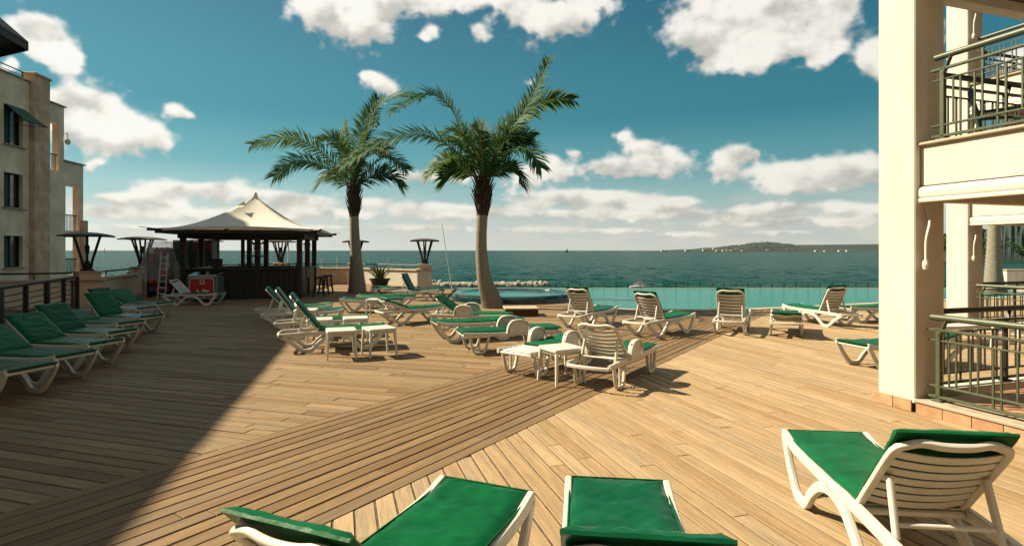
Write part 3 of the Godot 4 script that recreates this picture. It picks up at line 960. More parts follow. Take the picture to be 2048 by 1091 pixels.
func lounger(foot: Vector2, head: Vector2, angle: float, label: String, group: String, arms := false, pad := "both", sd := 1) -> Node3D:
	# foot: where the foot end's middle stands, head: direction from foot to head, both (x, d)
	head = head.normalized()
	var t := thing("sun_lounger", label, "sun lounger", P2(foot), turn_of(head), group)
	var mp: Material = [mat.plastic, mat.plastic0, mat.plastic, mat.plastic1][sd % 4]
	var mv: Material = [mat.vinyl, mat.vinyl0, mat.vinyl1][sd % 3]
	var ribbon := rrect(0.044, 0.072, 0.010)
	if slat_mesh == null:
		var q := MB.new()
		var path := []
		for i in 9:
			var u := i / 8.0 * 2.0 - 1.0
			path.append(Vector3(0, -0.035 * (1.0 - u * u), u * (HALF - 0.035)))
		q.sweep(path, rrect(0.058, 0.014, 0.005, 1), Vector3.RIGHT)
		slat_mesh = q.mesh()
		q = MB.new()
		q.box(Vector3.ZERO, Vector3(0.085, 0.016, HALF * 2 - 0.05), Basis(), 0.004)
		seat_slat_mesh = q.mesh()
	for s: float in [-1.0, 1.0]:
		var m := MB.new()
		if not arms:
			m.sweep(smooth(xy([[0.0, 0.405], [0.05, 0.395], [0.25, 0.36], [0.7, 0.345], [1.15, 0.345], [1.45, 0.335], [1.86, 0.315]], s * HALF), 4), ribbon, Vector3.BACK)
			m.sweep(smooth(xy([[0.02, 0.385], [0.12, 0.21], [0.25, 0.055], [0.31, 0.029], [0.40, 0.029], [0.46, 0.055], [0.56, 0.165], [0.70, 0.265], [0.87, 0.305], [1.04, 0.265], [1.18, 0.165], [1.29, 0.055], [1.35, 0.029], [1.44, 0.029], [1.50, 0.055], [1.64, 0.175], [1.80, 0.285], [1.87, 0.315]], s * HALF), 4), ribbon, Vector3.BACK)
			m.box(Vector3(0.87, 0.325, s * HALF), Vector3(0.30, 0.05, 0.036), Basis(), 0.008)
		else:
			m.sweep(smooth(xy([[0.0, 0.36], [0.5, 0.345], [1.2, 0.345], [1.86, 0.335]], s * HALF), 4), ribbon, Vector3.BACK)
			m.sweep(smooth(xy([[0.10, 0.35], [0.15, 0.15], [0.19, 0.05], [0.25, 0.026], [0.33, 0.026], [0.39, 0.05], [0.43, 0.15], [0.48, 0.35]], s * (HALF - 0.005)), 3), rrect(0.046, 0.046, 0.012), Vector3.BACK)
			m.sweep(smooth(xy([[1.30, 0.35], [1.35, 0.15], [1.39, 0.05], [1.45, 0.026], [1.55, 0.026], [1.61, 0.05], [1.65, 0.15], [1.70, 0.35]], s * (HALF - 0.005)), 3), rrect(0.046, 0.046, 0.012), Vector3.BACK)
			m.box(Vector3(0.29, 0.19, s * (HALF - 0.005)), Vector3(0.032, 0.31, 0.03), Basis(), 0.006)
			m.box(Vector3(1.50, 0.19, s * (HALF - 0.005)), Vector3(0.032, 0.31, 0.03), Basis(), 0.006)
		obj("side_frame", m, mp, t)
		if arms:
			m = MB.new()
			m.sweep(smooth(xy([[0.80, 0.35], [0.82, 0.47], [0.87, 0.555], [0.96, 0.59], [1.10, 0.585], [1.19, 0.53], [1.23, 0.44], [1.24, 0.35]], s * (HALF + 0.035)), 4), rrect(0.075, 0.03, 0.012), Vector3.BACK)
			m.box(Vector3(1.02, 0.465, s * (HALF + 0.035)), Vector3(0.36, 0.22, 0.016), Basis(), 0.006)
			obj("armrest", m, mp, t)
	# bars across
	var bow := []
	for i in 9:
		var u := i / 8.0 * 2.0 - 1.0
		bow.append(Vector3(1.865 + 0.035 * (1.0 - u * u), 0.318, u * HALF))
	var m := MB.new()
	m.sweep(bow, rrect(0.05, 0.04, 0.012), Vector3.UP)
	obj("head_bar", m, mp, t)
	for s in [0.03, 1.20]:
		m = MB.new()
		m.box(Vector3(s, 0.372 if s < 1.0 and not arms else 0.338, 0), Vector3(0.045, 0.04, HALF * 2 - 0.04), Basis(), 0.01)
		obj("cross_bar", m, mp, t)
	var prof := func(x: float) -> float: return 0.366 + (0.03 * pow(1.0 - x / 0.3, 2.0) if x < 0.3 and not arms else 0.0)
	for k in 10:
		var x := 0.10 + 0.115 * k
		share("seat_slat", seat_slat_mesh, mp, t, Vector3(x, prof.call(x), 0))
	# the back, hinged at 1.18
	var back := Node3D.new()
	put(back, "backrest", t)
	back.position = Vector3(1.19, 0.372, 0)
	back.rotation.z = deg_to_rad(angle)
	m = MB.new()
	var frame := []
	var hw := HALF - 0.022
	for p in [[0.0, -hw], [0.30, -hw], [0.56, -hw + 0.004], [0.615, -hw + 0.05]]: frame.append(Vector3(p[0], 0, p[1]))
	for i in 5:
		var u := (i - 2.0) / 2.0
		frame.append(Vector3(0.64, -0.02 * (1.0 - u * u), u * 0.16))
	for p in [[0.615, hw - 0.05], [0.56, hw - 0.004], [0.30, hw], [0.0, hw]]: frame.append(Vector3(p[0], 0, p[1]))
	m.sweep(smooth(frame, 3), rrect(0.034, 0.046, 0.01), Vector3.UP)
	obj("back_frame", m, mp, back)
	for k in 7: share("slat", slat_mesh, mp, back, Vector3(0.065 + k * 0.078, 0.004, 0))
	if angle > 9.0:
		# props from the back down to the head end
		var a := deg_to_rad(angle)
		var top := Vector3(1.19 + 0.36 * cos(a) + 0.025 * sin(a), 0.372 + 0.36 * sin(a) - 0.025 * cos(a), 0)
		var foot_x := clampf(top.x + 0.10, 1.45, 1.80)
		for s: float in [-1.0, 1.0]:
			m = MB.new()
			m.sweep([Vector3(top.x, top.y, s * (HALF - 0.06)), Vector3(foot_x, 0.335, s * (HALF - 0.045))], rrect(0.030, 0.044, 0.009), Vector3.BACK)
			obj("prop", m, mp, t)
		m = MB.new()
		var lowp := Vector3(lerpf(top.x, foot_x, 0.78), lerpf(top.y, 0.335, 0.78), 0)
		m.tube([lowp + Vector3(0, 0, -HALF + 0.05), lowp + Vector3(0, 0, HALF - 0.05)], 0.014, 8)
		obj("prop_bar", m, mp, t)
	if pad != "none":
		var x0 := -0.015 if pad != "short" else 0.62
		m = cushion_pad(1.20 - x0, 0.585, 0.042, 0.0, sd * 3 + 1)
		for i in m.v.size():   # let it lie over the curved foot end
			var p: Vector3 = m.v[i]
			m.v[i] = Vector3(p.x + x0, p.y + prof.call(maxf(p.x + x0, 0.0)) + 0.010, p.z)
		var sc := obj("seat_cushion", m, mv, t)
		for zz: float in [-0.292, 0.292]:
			var pipe := []
			for i in 13:
				var px := lerpf(x0, 1.20, i / 12.0)
				pipe.append(Vector3(px, prof.call(maxf(px, 0.0)) + 0.030, zz))
			m = MB.new()
			m.tube(pipe, 0.0065, 6)
			obj("piping", m, mv, sc)
		m = MB.new()
		m.tube([Vector3(x0 - 0.002, prof.call(maxf(x0, 0.0)) + 0.030, -0.292), Vector3(x0 - 0.002, prof.call(maxf(x0, 0.0)) + 0.030, 0.292)], 0.0065, 6)
		obj("piping", m, mv, sc)
		if pad == "both" or pad == "short":
			obj("back_cushion", lifted(cushion_pad(0.68, 0.585, 0.042, 0.0, sd * 3 + 2, true), Vector3(0.012, 0.028, 0)), mv, back)
	return t

func lifted(m: MB, by: Vector3) -> MB:
	for i in m.v.size(): m.v[i] += by
	return m

var table_top: ArrayMesh
var table_leg: ArrayMesh

func side_table(at: Vector2, turn: float, label: String) -> void:
	var t := thing("side_table", label, "table", P2(at), turn, "white plastic side tables on the deck")
	if table_top == null:
		var m := MB.new()
		var out := PackedVector2Array()
		for p in rrect(0.50, 0.50, 0.05, 4): out.append(p)
		m.prism(out, 0.455, 0.495, 0.008)
		table_top = m.mesh()
		m = MB.new()
		m.sweep([Vector3(0, 0.0, 0), Vector3(-0.008, 0.12, -0.008), Vector3(-0.026, 0.40, -0.026), Vector3(-0.032, 0.458, -0.032)], rrect(0.05, 0.05, 0.014), Vector3.RIGHT, [0.62, 0.72, 1.0, 1.15])
		table_leg = m.mesh()
	share("top", table_top, mat.plastic, t)
	for s in [[1, 1], [-1, 1], [-1, -1], [1, -1]]:
		share("leg", table_leg, mat.plastic, t, Vector3(s[0] * 0.24, 0, s[1] * 0.24), Basis.from_scale(Vector3(s[0], 1, s[1])))
	for a in 4:
		var m := MB.new()
		var b := Basis(Vector3.UP, a * PI / 2)
		m.box(b * Vector3(0, 0.432, 0.212), Vector3(0.34, 0.046, 0.016), b, 0.004)
		obj("apron", m, mat.plastic, t)

func make_loungers() -> void:
	var row := "green loungers in the shaded row by the dark railing"
	var hl := Vector2(-0.97, 0.24)
	var names := ["first of the shaded row, farthest from the wall", "second in the shaded row counting towards the terracotta pillar", "third in the shaded row beside the railing", "fourth in the shaded row before railing posts", "lying almost flat, fifth in the shaded row", "sixth in the shaded row with its back raised steeply", "seventh in the shaded row, before the terracotta pillar", "last in the shaded row, before the grey terrace wall"]
	var fr := [Vector2(-5.92, 7.1), Vector2(-6.1, 8.05), Vector2(-6.42, 9.1), Vector2(-6.97, 10.3), Vector2(-7.67, 11.58), Vector2(-7.95, 12.7), Vector2(-9.2, 14.5), Vector2(-9.6, 15.9)]
	var an := [14.0, 28.0, 36.0, 42.0, 15.0, 46.0, 44.0, 30.0]
	for i in 8: lounger(fr[i], hl.rotated(0.0 if i < 4 else -0.05), an[i], "white lounger with dark green cushion " + names[i], row, false, "both", 10 + i)
	lounger(Vector2(-10.0, 19.75), Vector2(-1, 0), 47.0, "white lounger with raised back before the red freezer panel", "loungers on the deck", false, "seat", 19)
	var g := "green-cushioned loungers among the side tables"
	var hc := Vector2(-0.956, -0.293)
	lounger(Vector2(-2.49, 11.15), hc, 51.0, "lounger with steep back behind the two larger white tables in the sun", g, false, "both", 20)
	lounger(Vector2(-3.2, 12.7), hc, 53.0, "lounger with steep back next behind the two large white tables, second of four", g, false, "both", 21)
	lounger(Vector2(-4.2, 14.35), hc, 55.0, "lounger with steep back, half in shade, third of four from the white tables", g, false, "both", 22)
	lounger(Vector2(-4.85, 15.5), hc, 47.0, "lounger with raised back, in shade nearest the dark bar, last of four", g, false, "both", 23)
	lounger(Vector2(-1.75, 15.4), Vector2(-0.84, -0.54), 20.0, "lounger with slightly raised back pointing towards the four tables", g, false, "both", 24)
	lounger(Vector2(-5.15, 17.3), Vector2(0.99, 0.1), 0.0, "flat lounger just behind the single small white table", g, false, "both", 25)
	lounger(Vector2(-5.0, 18.6), Vector2(0.99, 0.1), 0.0, "flat lounger at the foot of the straight palm, second from the small white table", g, false, "both", 26)
	lounger(Vector2(-3.7, 22.9), Vector2(-1, 0.05), 0.0, "flat lounger before the potted agave by the lit wall", g, false, "both", 27)
	lounger(Vector2(-2.6, 21.3), Vector2(-0.98, 0.2), 62.0, "lounger with steep dark back before the stone pillar by the basin", g, false, "both", 28)
	lounger(Vector2(-0.05, 13.3), Vector2(-0.97, 0.22), 34.0, "lounger with armrests and raised green back in front of the curved palm", g, true, "both", 29)
	lounger(Vector2(-1.6, 11.75), Vector2(0.94, 0.34), 0.0, "flat lounger without armrests behind the flat one with armrests", g, false, "both", 30)
	lounger(Vector2(-0.95, 10.45), Vector2(0.95, 0.3), 0.0, "flat lounger with rounded white armrests in the middle of the deck", g, true, "both", 31)
	lounger(Vector2(0.02, 8.4), Vector2(0.64, 0.77), 0.0, "lounger with armrests whose white foot end is bare, beside a table", g, true, "short", 32)
	lounger(Vector2(2.02, 9.1), Vector2(-0.55, -0.835), 48.0, "lounger with bare slatted back and armrests on the walkway edge", g, true, "seat", 33)
	var p := "loungers lined up facing the pool"
	lounger(Vector2(2.45, 14.9), Vector2(-0.6, -0.8), 60.0, "lounger with raised back facing the pool, nearest the whirlpool basin", p, false, "both", 34)
	lounger(Vector2(4.0, 13.4), Vector2(-0.75, -0.66), 58.0, "lounger with raised back facing the pool, second from the whirlpool basin", p, false, "both", 35)
	lounger(Vector2(5.5, 14.05), Vector2(-0.45, -0.89), 66.0, "lounger with upright back facing the pool, third from the whirlpool basin", p, false, "both", 36)
	lounger(Vector2(6.55, 13.75), Vector2(-0.42, -0.9), 11.0, "lounger with nearly flat back between the upright ones at the pool", p, false, "both", 37)
	lounger(Vector2(7.5, 15.4), Vector2(0.3, -0.95), 64.0, "lounger with steep back and dark cushion beside the white hotel column", p, false, "both", 38)
	lounger(Vector2(8.55, 14.9), Vector2(0.98, 0.2), 0.0, "flat lounger half hidden by the hotel column at the pool", p, false, "both", 39)
	lounger(Vector2(5.32, 9.0), Vector2(0.97, 0.25), 10.0, "lounger with only its foot end showing beside the hotel column", "loungers on the deck", false, "both", 40)
	lounger(Vector2(8.0, 11.3), Vector2(0.95, 0.3), 0.0, "lounger seen through the railing beside the second column", "loungers on the deck", false, "none", 41)
	var f := "loungers at the near edge of the deck"
	lounger(Vector2(-0.16, 3.50), Vector2(-0.39, -0.92), 47.0, "lounger with ruched green back cushion on the grooved boards", f, false, "both", 42)
	lounger(Vector2(0.655, 3.58), Vector2(-0.12, -0.99), 45.0, "lounger with smooth bright green seat pointing straight down the deck", f, false, "both", 43)
	lounger(Vector2(2.46, 4.52), Vector2(-0.12, -0.993), 50.0, "lounger with slatted white back and shiny wrinkled seat near the tiled step", f, false, "both", 44)
	side_table(Vector2(-2.96, 9.95), 0.35, "square white table beside its twin, nearer the shadow edge")
	side_table(Vector2(-2.36, 10.2), 0.55, "square white table farther into the sun than its twin")
	side_table(Vector2(-3.85, 11.5), 0.3, "white table between the first two steep-backed loungers")
	side_table(Vector2(-3.2, 11.75), 0.3, "white table touching the foot of the second steep-backed lounger")
	side_table(Vector2(-4.78, 13.35), 0.2, "white table between the second and third steep-backed loungers")
	side_table(Vector2(-3.82, 16.2), 0.0, "single small white table before the flat loungers")
	side_table(Vector2(0.70, 8.15), 0.5, "white table between the bare-ended lounger and the slatted one")
	side_table(Vector2(9.35, 10.7), 0.3, "white table seen through the green railing")

# ---------------------------------------------------------------- palms
func frond(root: Node3D, pts: Array, material: Material, sd: int, spread := 0.62, dense := 62) -> void:
	# a rachis through the points with leaflets down both sides
	rng.seed = sd
	var curve := smooth(pts, 8)
	var n := curve.size()
	var o := Node3D.new()
	put(o, "frond", root)
	var sc := []
	for i in n: sc.append(1.0 - 0.8 * i / (n - 1.0))
	var m := MB.new()
	m.tube(curve, 0.030, 5, sc)
	obj("rachis", m, mat.rachis, o)
	var length := 0.0
	for i in n - 1: length += (curve[i] as Vector3).distance_to(curve[i + 1])
	m = MB.new()
	var roll := rng.randf_range(0.55, 1.15) * (1.0 if rng.randf() < 0.5 else -1.0)
	for side: float in [-1.0, 1.0]:
		for i in dense:
			var u := (i + rng.randf() * 0.6) / dense
			u = 0.10 + 0.90 * u
			var at := u * (n - 1)
			var k := mini(int(at), n - 2)
			var p: Vector3 = (curve[k] as Vector3).lerp(curve[k + 1], at - k)
			var tg: Vector3 = ((curve[k + 1] as Vector3) - curve[k]).normalized()
			var across := tg.cross(Vector3.UP)
			if across.length() < 0.15: across = tg.cross(Vector3(0.4, 0.1, 1.0))
			across = across.normalized()
			var up := across.cross(tg).normalized()
			if up.y < 0.0: up = -up
			up = up.rotated(tg, roll)
			across = across.rotated(tg, roll) * side
			var l := spread * (0.30 + 0.70 * sin(PI * clampf(0.10 + 0.80 * u, 0, 1))) * rng.randf_range(0.78, 1.12)
			var lean := 0.42 + 0.62 * u + rng.randf_range(-0.14, 0.14)
			var dir := (across * cos(lean) + tg * sin(lean) + up * rng.randf_range(0.0, 0.45)).normalized()
			var droop := Vector3.DOWN * l * rng.randf_range(0.08, 0.34)
			var wd := 0.020 + 0.009 * rng.randf()
			var flat_dir := dir.cross(up).normalized()
			var face := (up + across * rng.randf_range(-0.5, 0.5)).normalized()
			var a := p + flat_dir * wd * 0.6
			var b := p - flat_dir * wd * 0.6
			var q := p + dir * l * 0.5 + droop * 0.2
			var c := q + flat_dir * wd
			var d := q - flat_dir * wd
			var tip := p + dir * l + droop
			m.flat(a, b, d, face); m.flat(a, d, c, face); m.flat(c, d, tip, face)
	obj("leaflets", m, material, o)

func palm(label: String, base: Vector3, trunk: Array, radii: Array, boot_top: Vector3, fronds: Array, extra: int, reach: float, sd: int, leaf_len := 0.72) -> void:
	var t := thing("palm_tree", label, "palm tree", base)
	var path := smooth(trunk, 10)
	var rr := smooth(radii, 10)
	var prof := PackedVector2Array()
	for i in 18: prof.append(Vector2.from_angle(TAU * i / 18))
	rng.seed = sd
	var m := MB.new()
	# ringed bark: the radius steps a little at each leaf scar
	var fine := []
	var sc := []
	for i in path.size() - 1:
		for s in 3:
			var f := s / 3.0
			fine.append((path[i] as Vector3).lerp(path[i + 1], f))
			sc.append(lerpf(rr[i], rr[i + 1], f) * ([1.065, 0.97, 1.0][s] + rng.randf() * 0.015))
	fine.append(path[path.size() - 1]); sc.append(rr[rr.size() - 1])
	m.sweep(fine, prof, Vector3.RIGHT, sc)
	obj("trunk", m, mat.bark, t)
	# old leaf bases, shaggy and dark
	var top: Vector3 = path[path.size() - 1]
	var boots := Node3D.new()
	put(boots, "leaf_bases", t)
	m = MB.new()
	var r0: float = radii[radii.size() - 1]
	m.sweep([top - Vector3(0, 0.15, 0), top.lerp(boot_top, 0.3), top.lerp(boot_top, 0.75), boot_top], prof, Vector3.RIGHT, [r0 * 1.06, r0 * 1.22, r0 * 1.25, r0 * 0.85])
	obj("core", m, mat.boot, boots)
	for i in 46:
		var a := i * 2.4
		var u := i / 46.0
		var c := top.lerp(boot_top, u * 1.02 - 0.10 + 0.08 * rng.randf())
		var out := Vector3(cos(a), 0, sin(a))
		var r := r0 * (1.05 + 0.25 * sin(PI * u))
		m = MB.new()
		var l := rng.randf_range(0.28, 0.55)
		m.sweep([c + out * r * 0.8 - Vector3(0, 0.12, 0), c + out * (r + 0.05) + Vector3(0, l * 0.4, 0), c + out * (r + 0.10 + rng.randf() * 0.10) + Vector3(0, l, 0)], rrect(0.11, 0.03, 0.01, 1), out.cross(Vector3.UP), [1.0, 0.85, 0.35])
		obj("leaf_base", m, mat.boot, boots)
	var greens := [mat.frond_a, mat.frond_c, mat.frond_a, mat.frond_b]
	for i in fronds.size():
		frond(t, fronds[i], greens[i % 4], sd * 100 + i, leaf_len, 88)
	rng.seed = sd + 5
	for i in extra:   # the fronds that point towards and away from the terrace
		rng.seed = sd * 50 + i
		var a := (i + 0.5) * TAU / extra + rng.randf_range(-0.3, 0.3)
		var flat_out := Vector3(cos(a) * 0.75, 0, sin(a))
		var rise := rng.randf_range(0.95, 1.7)
		var l := reach * rng.randf_range(0.55, 0.8)
		frond(t, [boot_top - Vector3(0, 0.25, 0), boot_top + flat_out * l * 0.28 + Vector3.UP * l * 0.42 * rise, boot_top + flat_out * l * 0.62 + Vector3.UP * l * 0.62 * rise, boot_top + flat_out * l + Vector3.UP * l * (0.66 * rise - 0.10)], greens[(i + 1) % 4], sd * 200 + i, leaf_len * 0.9, 66)

func make_palms() -> void:
	# straight palm by the bar
	var f := func(list: Array, dz: float, k := 25.3 / 1150.0, b := Vector2(714, 586)) -> Array:
		var out := []
		for i in list.size(): out.append(Vector3((list[i][0] - b.x) * k, (b.y - list[i][1]) * k, dz * i / (list.size() - 1.0)))
		return out
	palm("tall straight palm tree beside the tented bar", P(-6.82, 25.3), [Vector3(0, -0.1, 0), Vector3(0, 0.5, 0), Vector3(-0.05, 1.5, 0), Vector3(-0.11, 2.6, 0), Vector3(-0.14, 3.5, 0)], [0.42, 0.34, 0.25, 0.205, 0.195], Vector3(-0.14, 4.75, 0),
		[f.call([[706, 368], [672, 330], [627, 294], [583, 282], [520, 297]], 0.8), f.call([[710, 365], [715, 290], [730, 235], [748, 190]], -0.6), f.call([[712, 362], [738, 262], [764, 214], [808, 197], [842, 204]], 0.7), f.call([[704, 372], [650, 335], [606, 330], [574, 362]], 1.4), f.call([[714, 370], [752, 330], [785, 318], [820, 345]], 1.0), f.call([[712, 375], [745, 350], [775, 345], [795, 368]], -0.9), f.call([[704, 375], [668, 352], [640, 350], [612, 375]], -1.1), f.call([[708, 366], [690, 310], [676, 262], [672, 232]], -1.6), f.call([[710, 364], [730, 310], [748, 275], [775, 262]], 1.8)], 5, 3.3, 31, 0.88)
	var g := func(list: Array, dz: float) -> Array: return f.call(list, dz, 18.7 / 1150.0, Vector2(985, 616))
	palm("leaning palm tree with curved trunk before the whirlpool basin", P(-0.63, 18.7), [Vector3(0.02, -0.1, 0), Vector3(-0.08, 0.35, 0), Vector3(-0.27, 0.95, 0), Vector3(-0.36, 1.7, 0), Vector3(-0.37, 2.4, 0), Vector3(-0.33, 3.15, 0)], [0.37, 0.31, 0.235, 0.19, 0.175, 0.18], Vector3(-0.30, 4.2, 0),
		[g.call([[972, 352], [1010, 275], [1052, 222], [1095, 132]], 0.5), g.call([[974, 352], [1015, 270], [1065, 210], [1108, 190], [1150, 188]], -0.7), g.call([[958, 352], [928, 285], [905, 225], [862, 200], [796, 236]], 0.9), g.call([[956, 356], [905, 300], [845, 278], [775, 296], [712, 342]], 1.3), g.call([[976, 356], [1018, 308], [1052, 306], [1078, 346]], 1.1), g.call([[966, 352], [962, 300], [958, 262], [950, 232]], -1.3), g.call([[976, 354], [1012, 300], [1042, 268], [1068, 262]], -1.0), g.call([[954, 356], [915, 325], [880, 318], [848, 340]], -0.9), g.call([[978, 358], [1008, 338], [1032, 345], [1042, 372]], 0.7), g.call([[952, 358], [925, 340], [905, 345], [890, 365]], 0.8), g.call([[962, 350], [938, 290], [905, 262], [868, 268]], -1.6)], 5, 2.9, 37)
	palm("pale palm trunk beyond the second terrace railing", P(21.3, 25.4), [Vector3(0.1, -0.1, 0), Vector3(0, 0.6, 0), Vector3(0.0, 2.2, 0), Vector3(0.05, 4.6, 0)], [0.42, 0.34, 0.24, 0.20], Vector3(0.05, 5.4, 0), [], 7, 2.0, 41)
	# brick-edged bed at the foot of the leaning palm
	var t := thing("brick_planter", "low brick planter with pale slab beside the leaning palm's foot", "planter", P(0.25, 16.6), 0.1)
	var brick := MB.new()
	brick.box(Vector3.ZERO, Vector3(0.20, 0.056, 0.10), Basis(), 0.006)
	var bm := brick.mesh()
	for r in 3:
		for i in 4:
			for z: float in [-0.33, 0.33]: share("brick", bm, mat.brick, t, Vector3(-0.315 + i * 0.21 + (0.03 if r == 1 else 0.0), 0.03 + r * 0.062, z))
		for i in 3:
			for x: float in [-0.42, 0.42]: share("brick", bm, mat.brick, t, Vector3(x, 0.03 + r * 0.062, -0.21 + i * 0.21), Basis(Vector3.UP, PI / 2))
	var m := MB.new()
	m.box(Vector3(0, 0.205, 0), Vector3(0.98, 0.035, 0.80), Basis(), 0.008)
	obj("slab", m, mat.stone, t)
	# potted agave
	t = thing("potted_agave", "spiky agave in a dark round pot before the lit terrace wall", "plant", P(-6.35, 27.6))
	m = MB.new()
	m.lathe([Vector2(0.0, 0.0), Vector2(0.30, 0.0), Vector2(0.44, 0.42), Vector2(0.50, 0.45), Vector2(0.50, 0.52), Vector2(0.44, 0.52), Vector2(0.42, 0.44), Vector2(0.0, 0.44)], Vector3.ZERO, 20)
	obj("pot", m, mat.dark_steel, t)
	rng.seed = 55
	for i in 22:
		var a := i * 2.4
		var out := Vector3(cos(a), 0, sin(a))
		var l := rng.randf_range(0.85, 1.45)
		var tilt := rng.randf_range(0.35, 1.2)
		m = MB.new()
		m.sweep([Vector3(0, 0.42, 0) + out * 0.06, Vector3(0, 0.42 + l * 0.45 * cos(tilt * 0.7), 0) + out * l * 0.42 * sin(tilt), Vector3(0, 0.42 + l * 0.9 * cos(tilt), 0) + out * l * 0.95 * sin(tilt)], rrect(0.10, 0.022, 0.008, 1), out.cross(Vector3.UP), [0.9, 1.0, 0.06])
		obj("leaf", m, mat.agave, t)

# ---------------------------------------------------------------- terrace wall, lamps
func wall_run(called: String, label: String, a: Vector2, b: Vector2, material: Material) -> void:
	var e := (b - a).normalized()
	var o := Vector2(-e.y, e.x)
	var t := thing(called, label, "wall", P2((a + b) * 0.5), turn_of(e), "low terrace walls with a rail")
	var l := a.distance_to(b)
	var m := MB.new()
	m.box(Vector3(0, 0.40, 0), Vector3(l, 0.86, 0.24))
	obj("wall_body", m, material, t)
	m = MB.new()
	m.box(Vector3(0, 0.875, 0), Vector3(l, 0.085, 0.34), Basis(), 0.02)
	obj("wall_cap", m, mat.peach, t)
	m = MB.new()
	m.box(Vector3(0, 0.055, 0), Vector3(l, 0.11, 0.262), Basis(), 0.005)
	obj("skirting", m, mat.terracotta_paint, t)
	m = MB.new()
	m.tube([Vector3(-l / 2, 1.12, 0), Vector3(l / 2, 1.12, 0)], 0.03, 8)
	obj("rail", m, mat.dark_steel, t)
	var n := maxi(1, int(l / 1.9))
	for i in n:
		m = MB.new()
		m.box(Vector3(-l / 2 + l * (i + 0.5) / n, 1.01, 0), Vector3(0.035, 0.21, 0.035))
		obj("rail_post", m, mat.dark_steel, t)

func pillar(at: Vector2, label: String, material: Material, turn := 0.0) -> void:
	var t := thing("wall_pillar", label, "pillar", P2(at), turn, "pillars of the terrace wall")
	var m := MB.new()
	m.box(Vector3(0, 0.42, 0), Vector3(0.70, 0.90, 0.70), Basis(), 0.01)
	obj("shaft", m, material, t)
	m = MB.new()
	m.box(Vector3(0, 0.905, 0), Vector3(0.86, 0.08, 0.86), Basis(), 0.025)
	obj("cornice", m, mat.peach, t)
	m = MB.new()
	m.box(Vector3(0, 1.04, 0), Vector3(0.62, 0.19, 0.62), Basis(), 0.01)
	obj("block", m, material, t)
	m = MB.new()
	m.box(Vector3(0, 1.155, 0), Vector3(0.72, 0.05, 0.72), Basis(), 0.015)
	obj("cap", m, mat.peach, t)

func lamp_post(at: Vector2, turn: float, label: String) -> void:
	var t := thing("terrace_lamp", label, "lamp", P2(at, 1.18), turn, "dark canopy lamps on the terrace pillars")
	var m := MB.new()
	m.lathe([Vector2(0.0, 0.0), Vector2(0.20, 0.0), Vector2(0.20, 0.05), Vector2(0.10, 0.10), Vector2(0.07, 0.34), Vector2(0.0, 0.34)], Vector3.ZERO, 12)
	obj("base", m, mat.dark_steel, t)
	for i in 6:
		var a := TAU * i / 6 + 0.4
		var out := Vector3(cos(a), 0, sin(a))
		m = MB.new()
		m.sweep([out * 0.11 + Vector3(0, 0.05, 0), out * 0.16 + Vector3(0, 0.35, 0), out * 0.42 + Vector3(0, 1.20, 0)], rrect(0.065, 0.065, 0.01, 1), out.cross(Vector3.UP))
		obj("strut", m, mat.dark_steel, t)
	m = MB.new()
	m.lathe([Vector2(0.0, 0.55), Vector2(0.05, 0.55), Vector2(0.075, 0.80), Vector2(0.05, 0.86), Vector2(0.0, 0.86)], Vector3.ZERO, 10)
	obj("lamp_glass", m, mat.glass_dark, t)
	m = MB.new()
	# a shallow square cap, its edges curving down
	var k := 10
	for i in k:
		for j in k:
			var q := []
			for s in [[i, j], [i + 1, j], [i + 1, j + 1], [i, j + 1]]:
				var x: float = s[0] / float(k) * 2.0 - 1.0
				var z: float = s[1] / float(k) * 2.0 - 1.0
				q.append(Vector3(x * 0.70, 1.28 - 0.075 * maxf(x * x, z * z) - 0.02 * (x * x + z * z), z * 0.70))
			m.quad(q[0], q[1], q[2], q[3], Vector3.UP)
			var dn := Vector3(0, -0.045, 0)
			m.quad(q[0] + dn, q[1] + dn, q[2] + dn, q[3] + dn, Vector3.DOWN)
			if i == 0: m.quad(q[0], q[3], q[3] + dn, q[0] + dn, Vector3.LEFT)
			if i == k - 1: m.quad(q[1], q[2], q[2] + dn, q[1] + dn, Vector3.RIGHT)
			if j == 0: m.quad(q[0], q[1], q[1] + dn, q[0] + dn, Vector3.FORWARD)
			if j == k - 1: m.quad(q[3], q[2], q[2] + dn, q[3] + dn, Vector3.BACK)
	obj("lamp_cap", m, mat.lamp_cap, t)

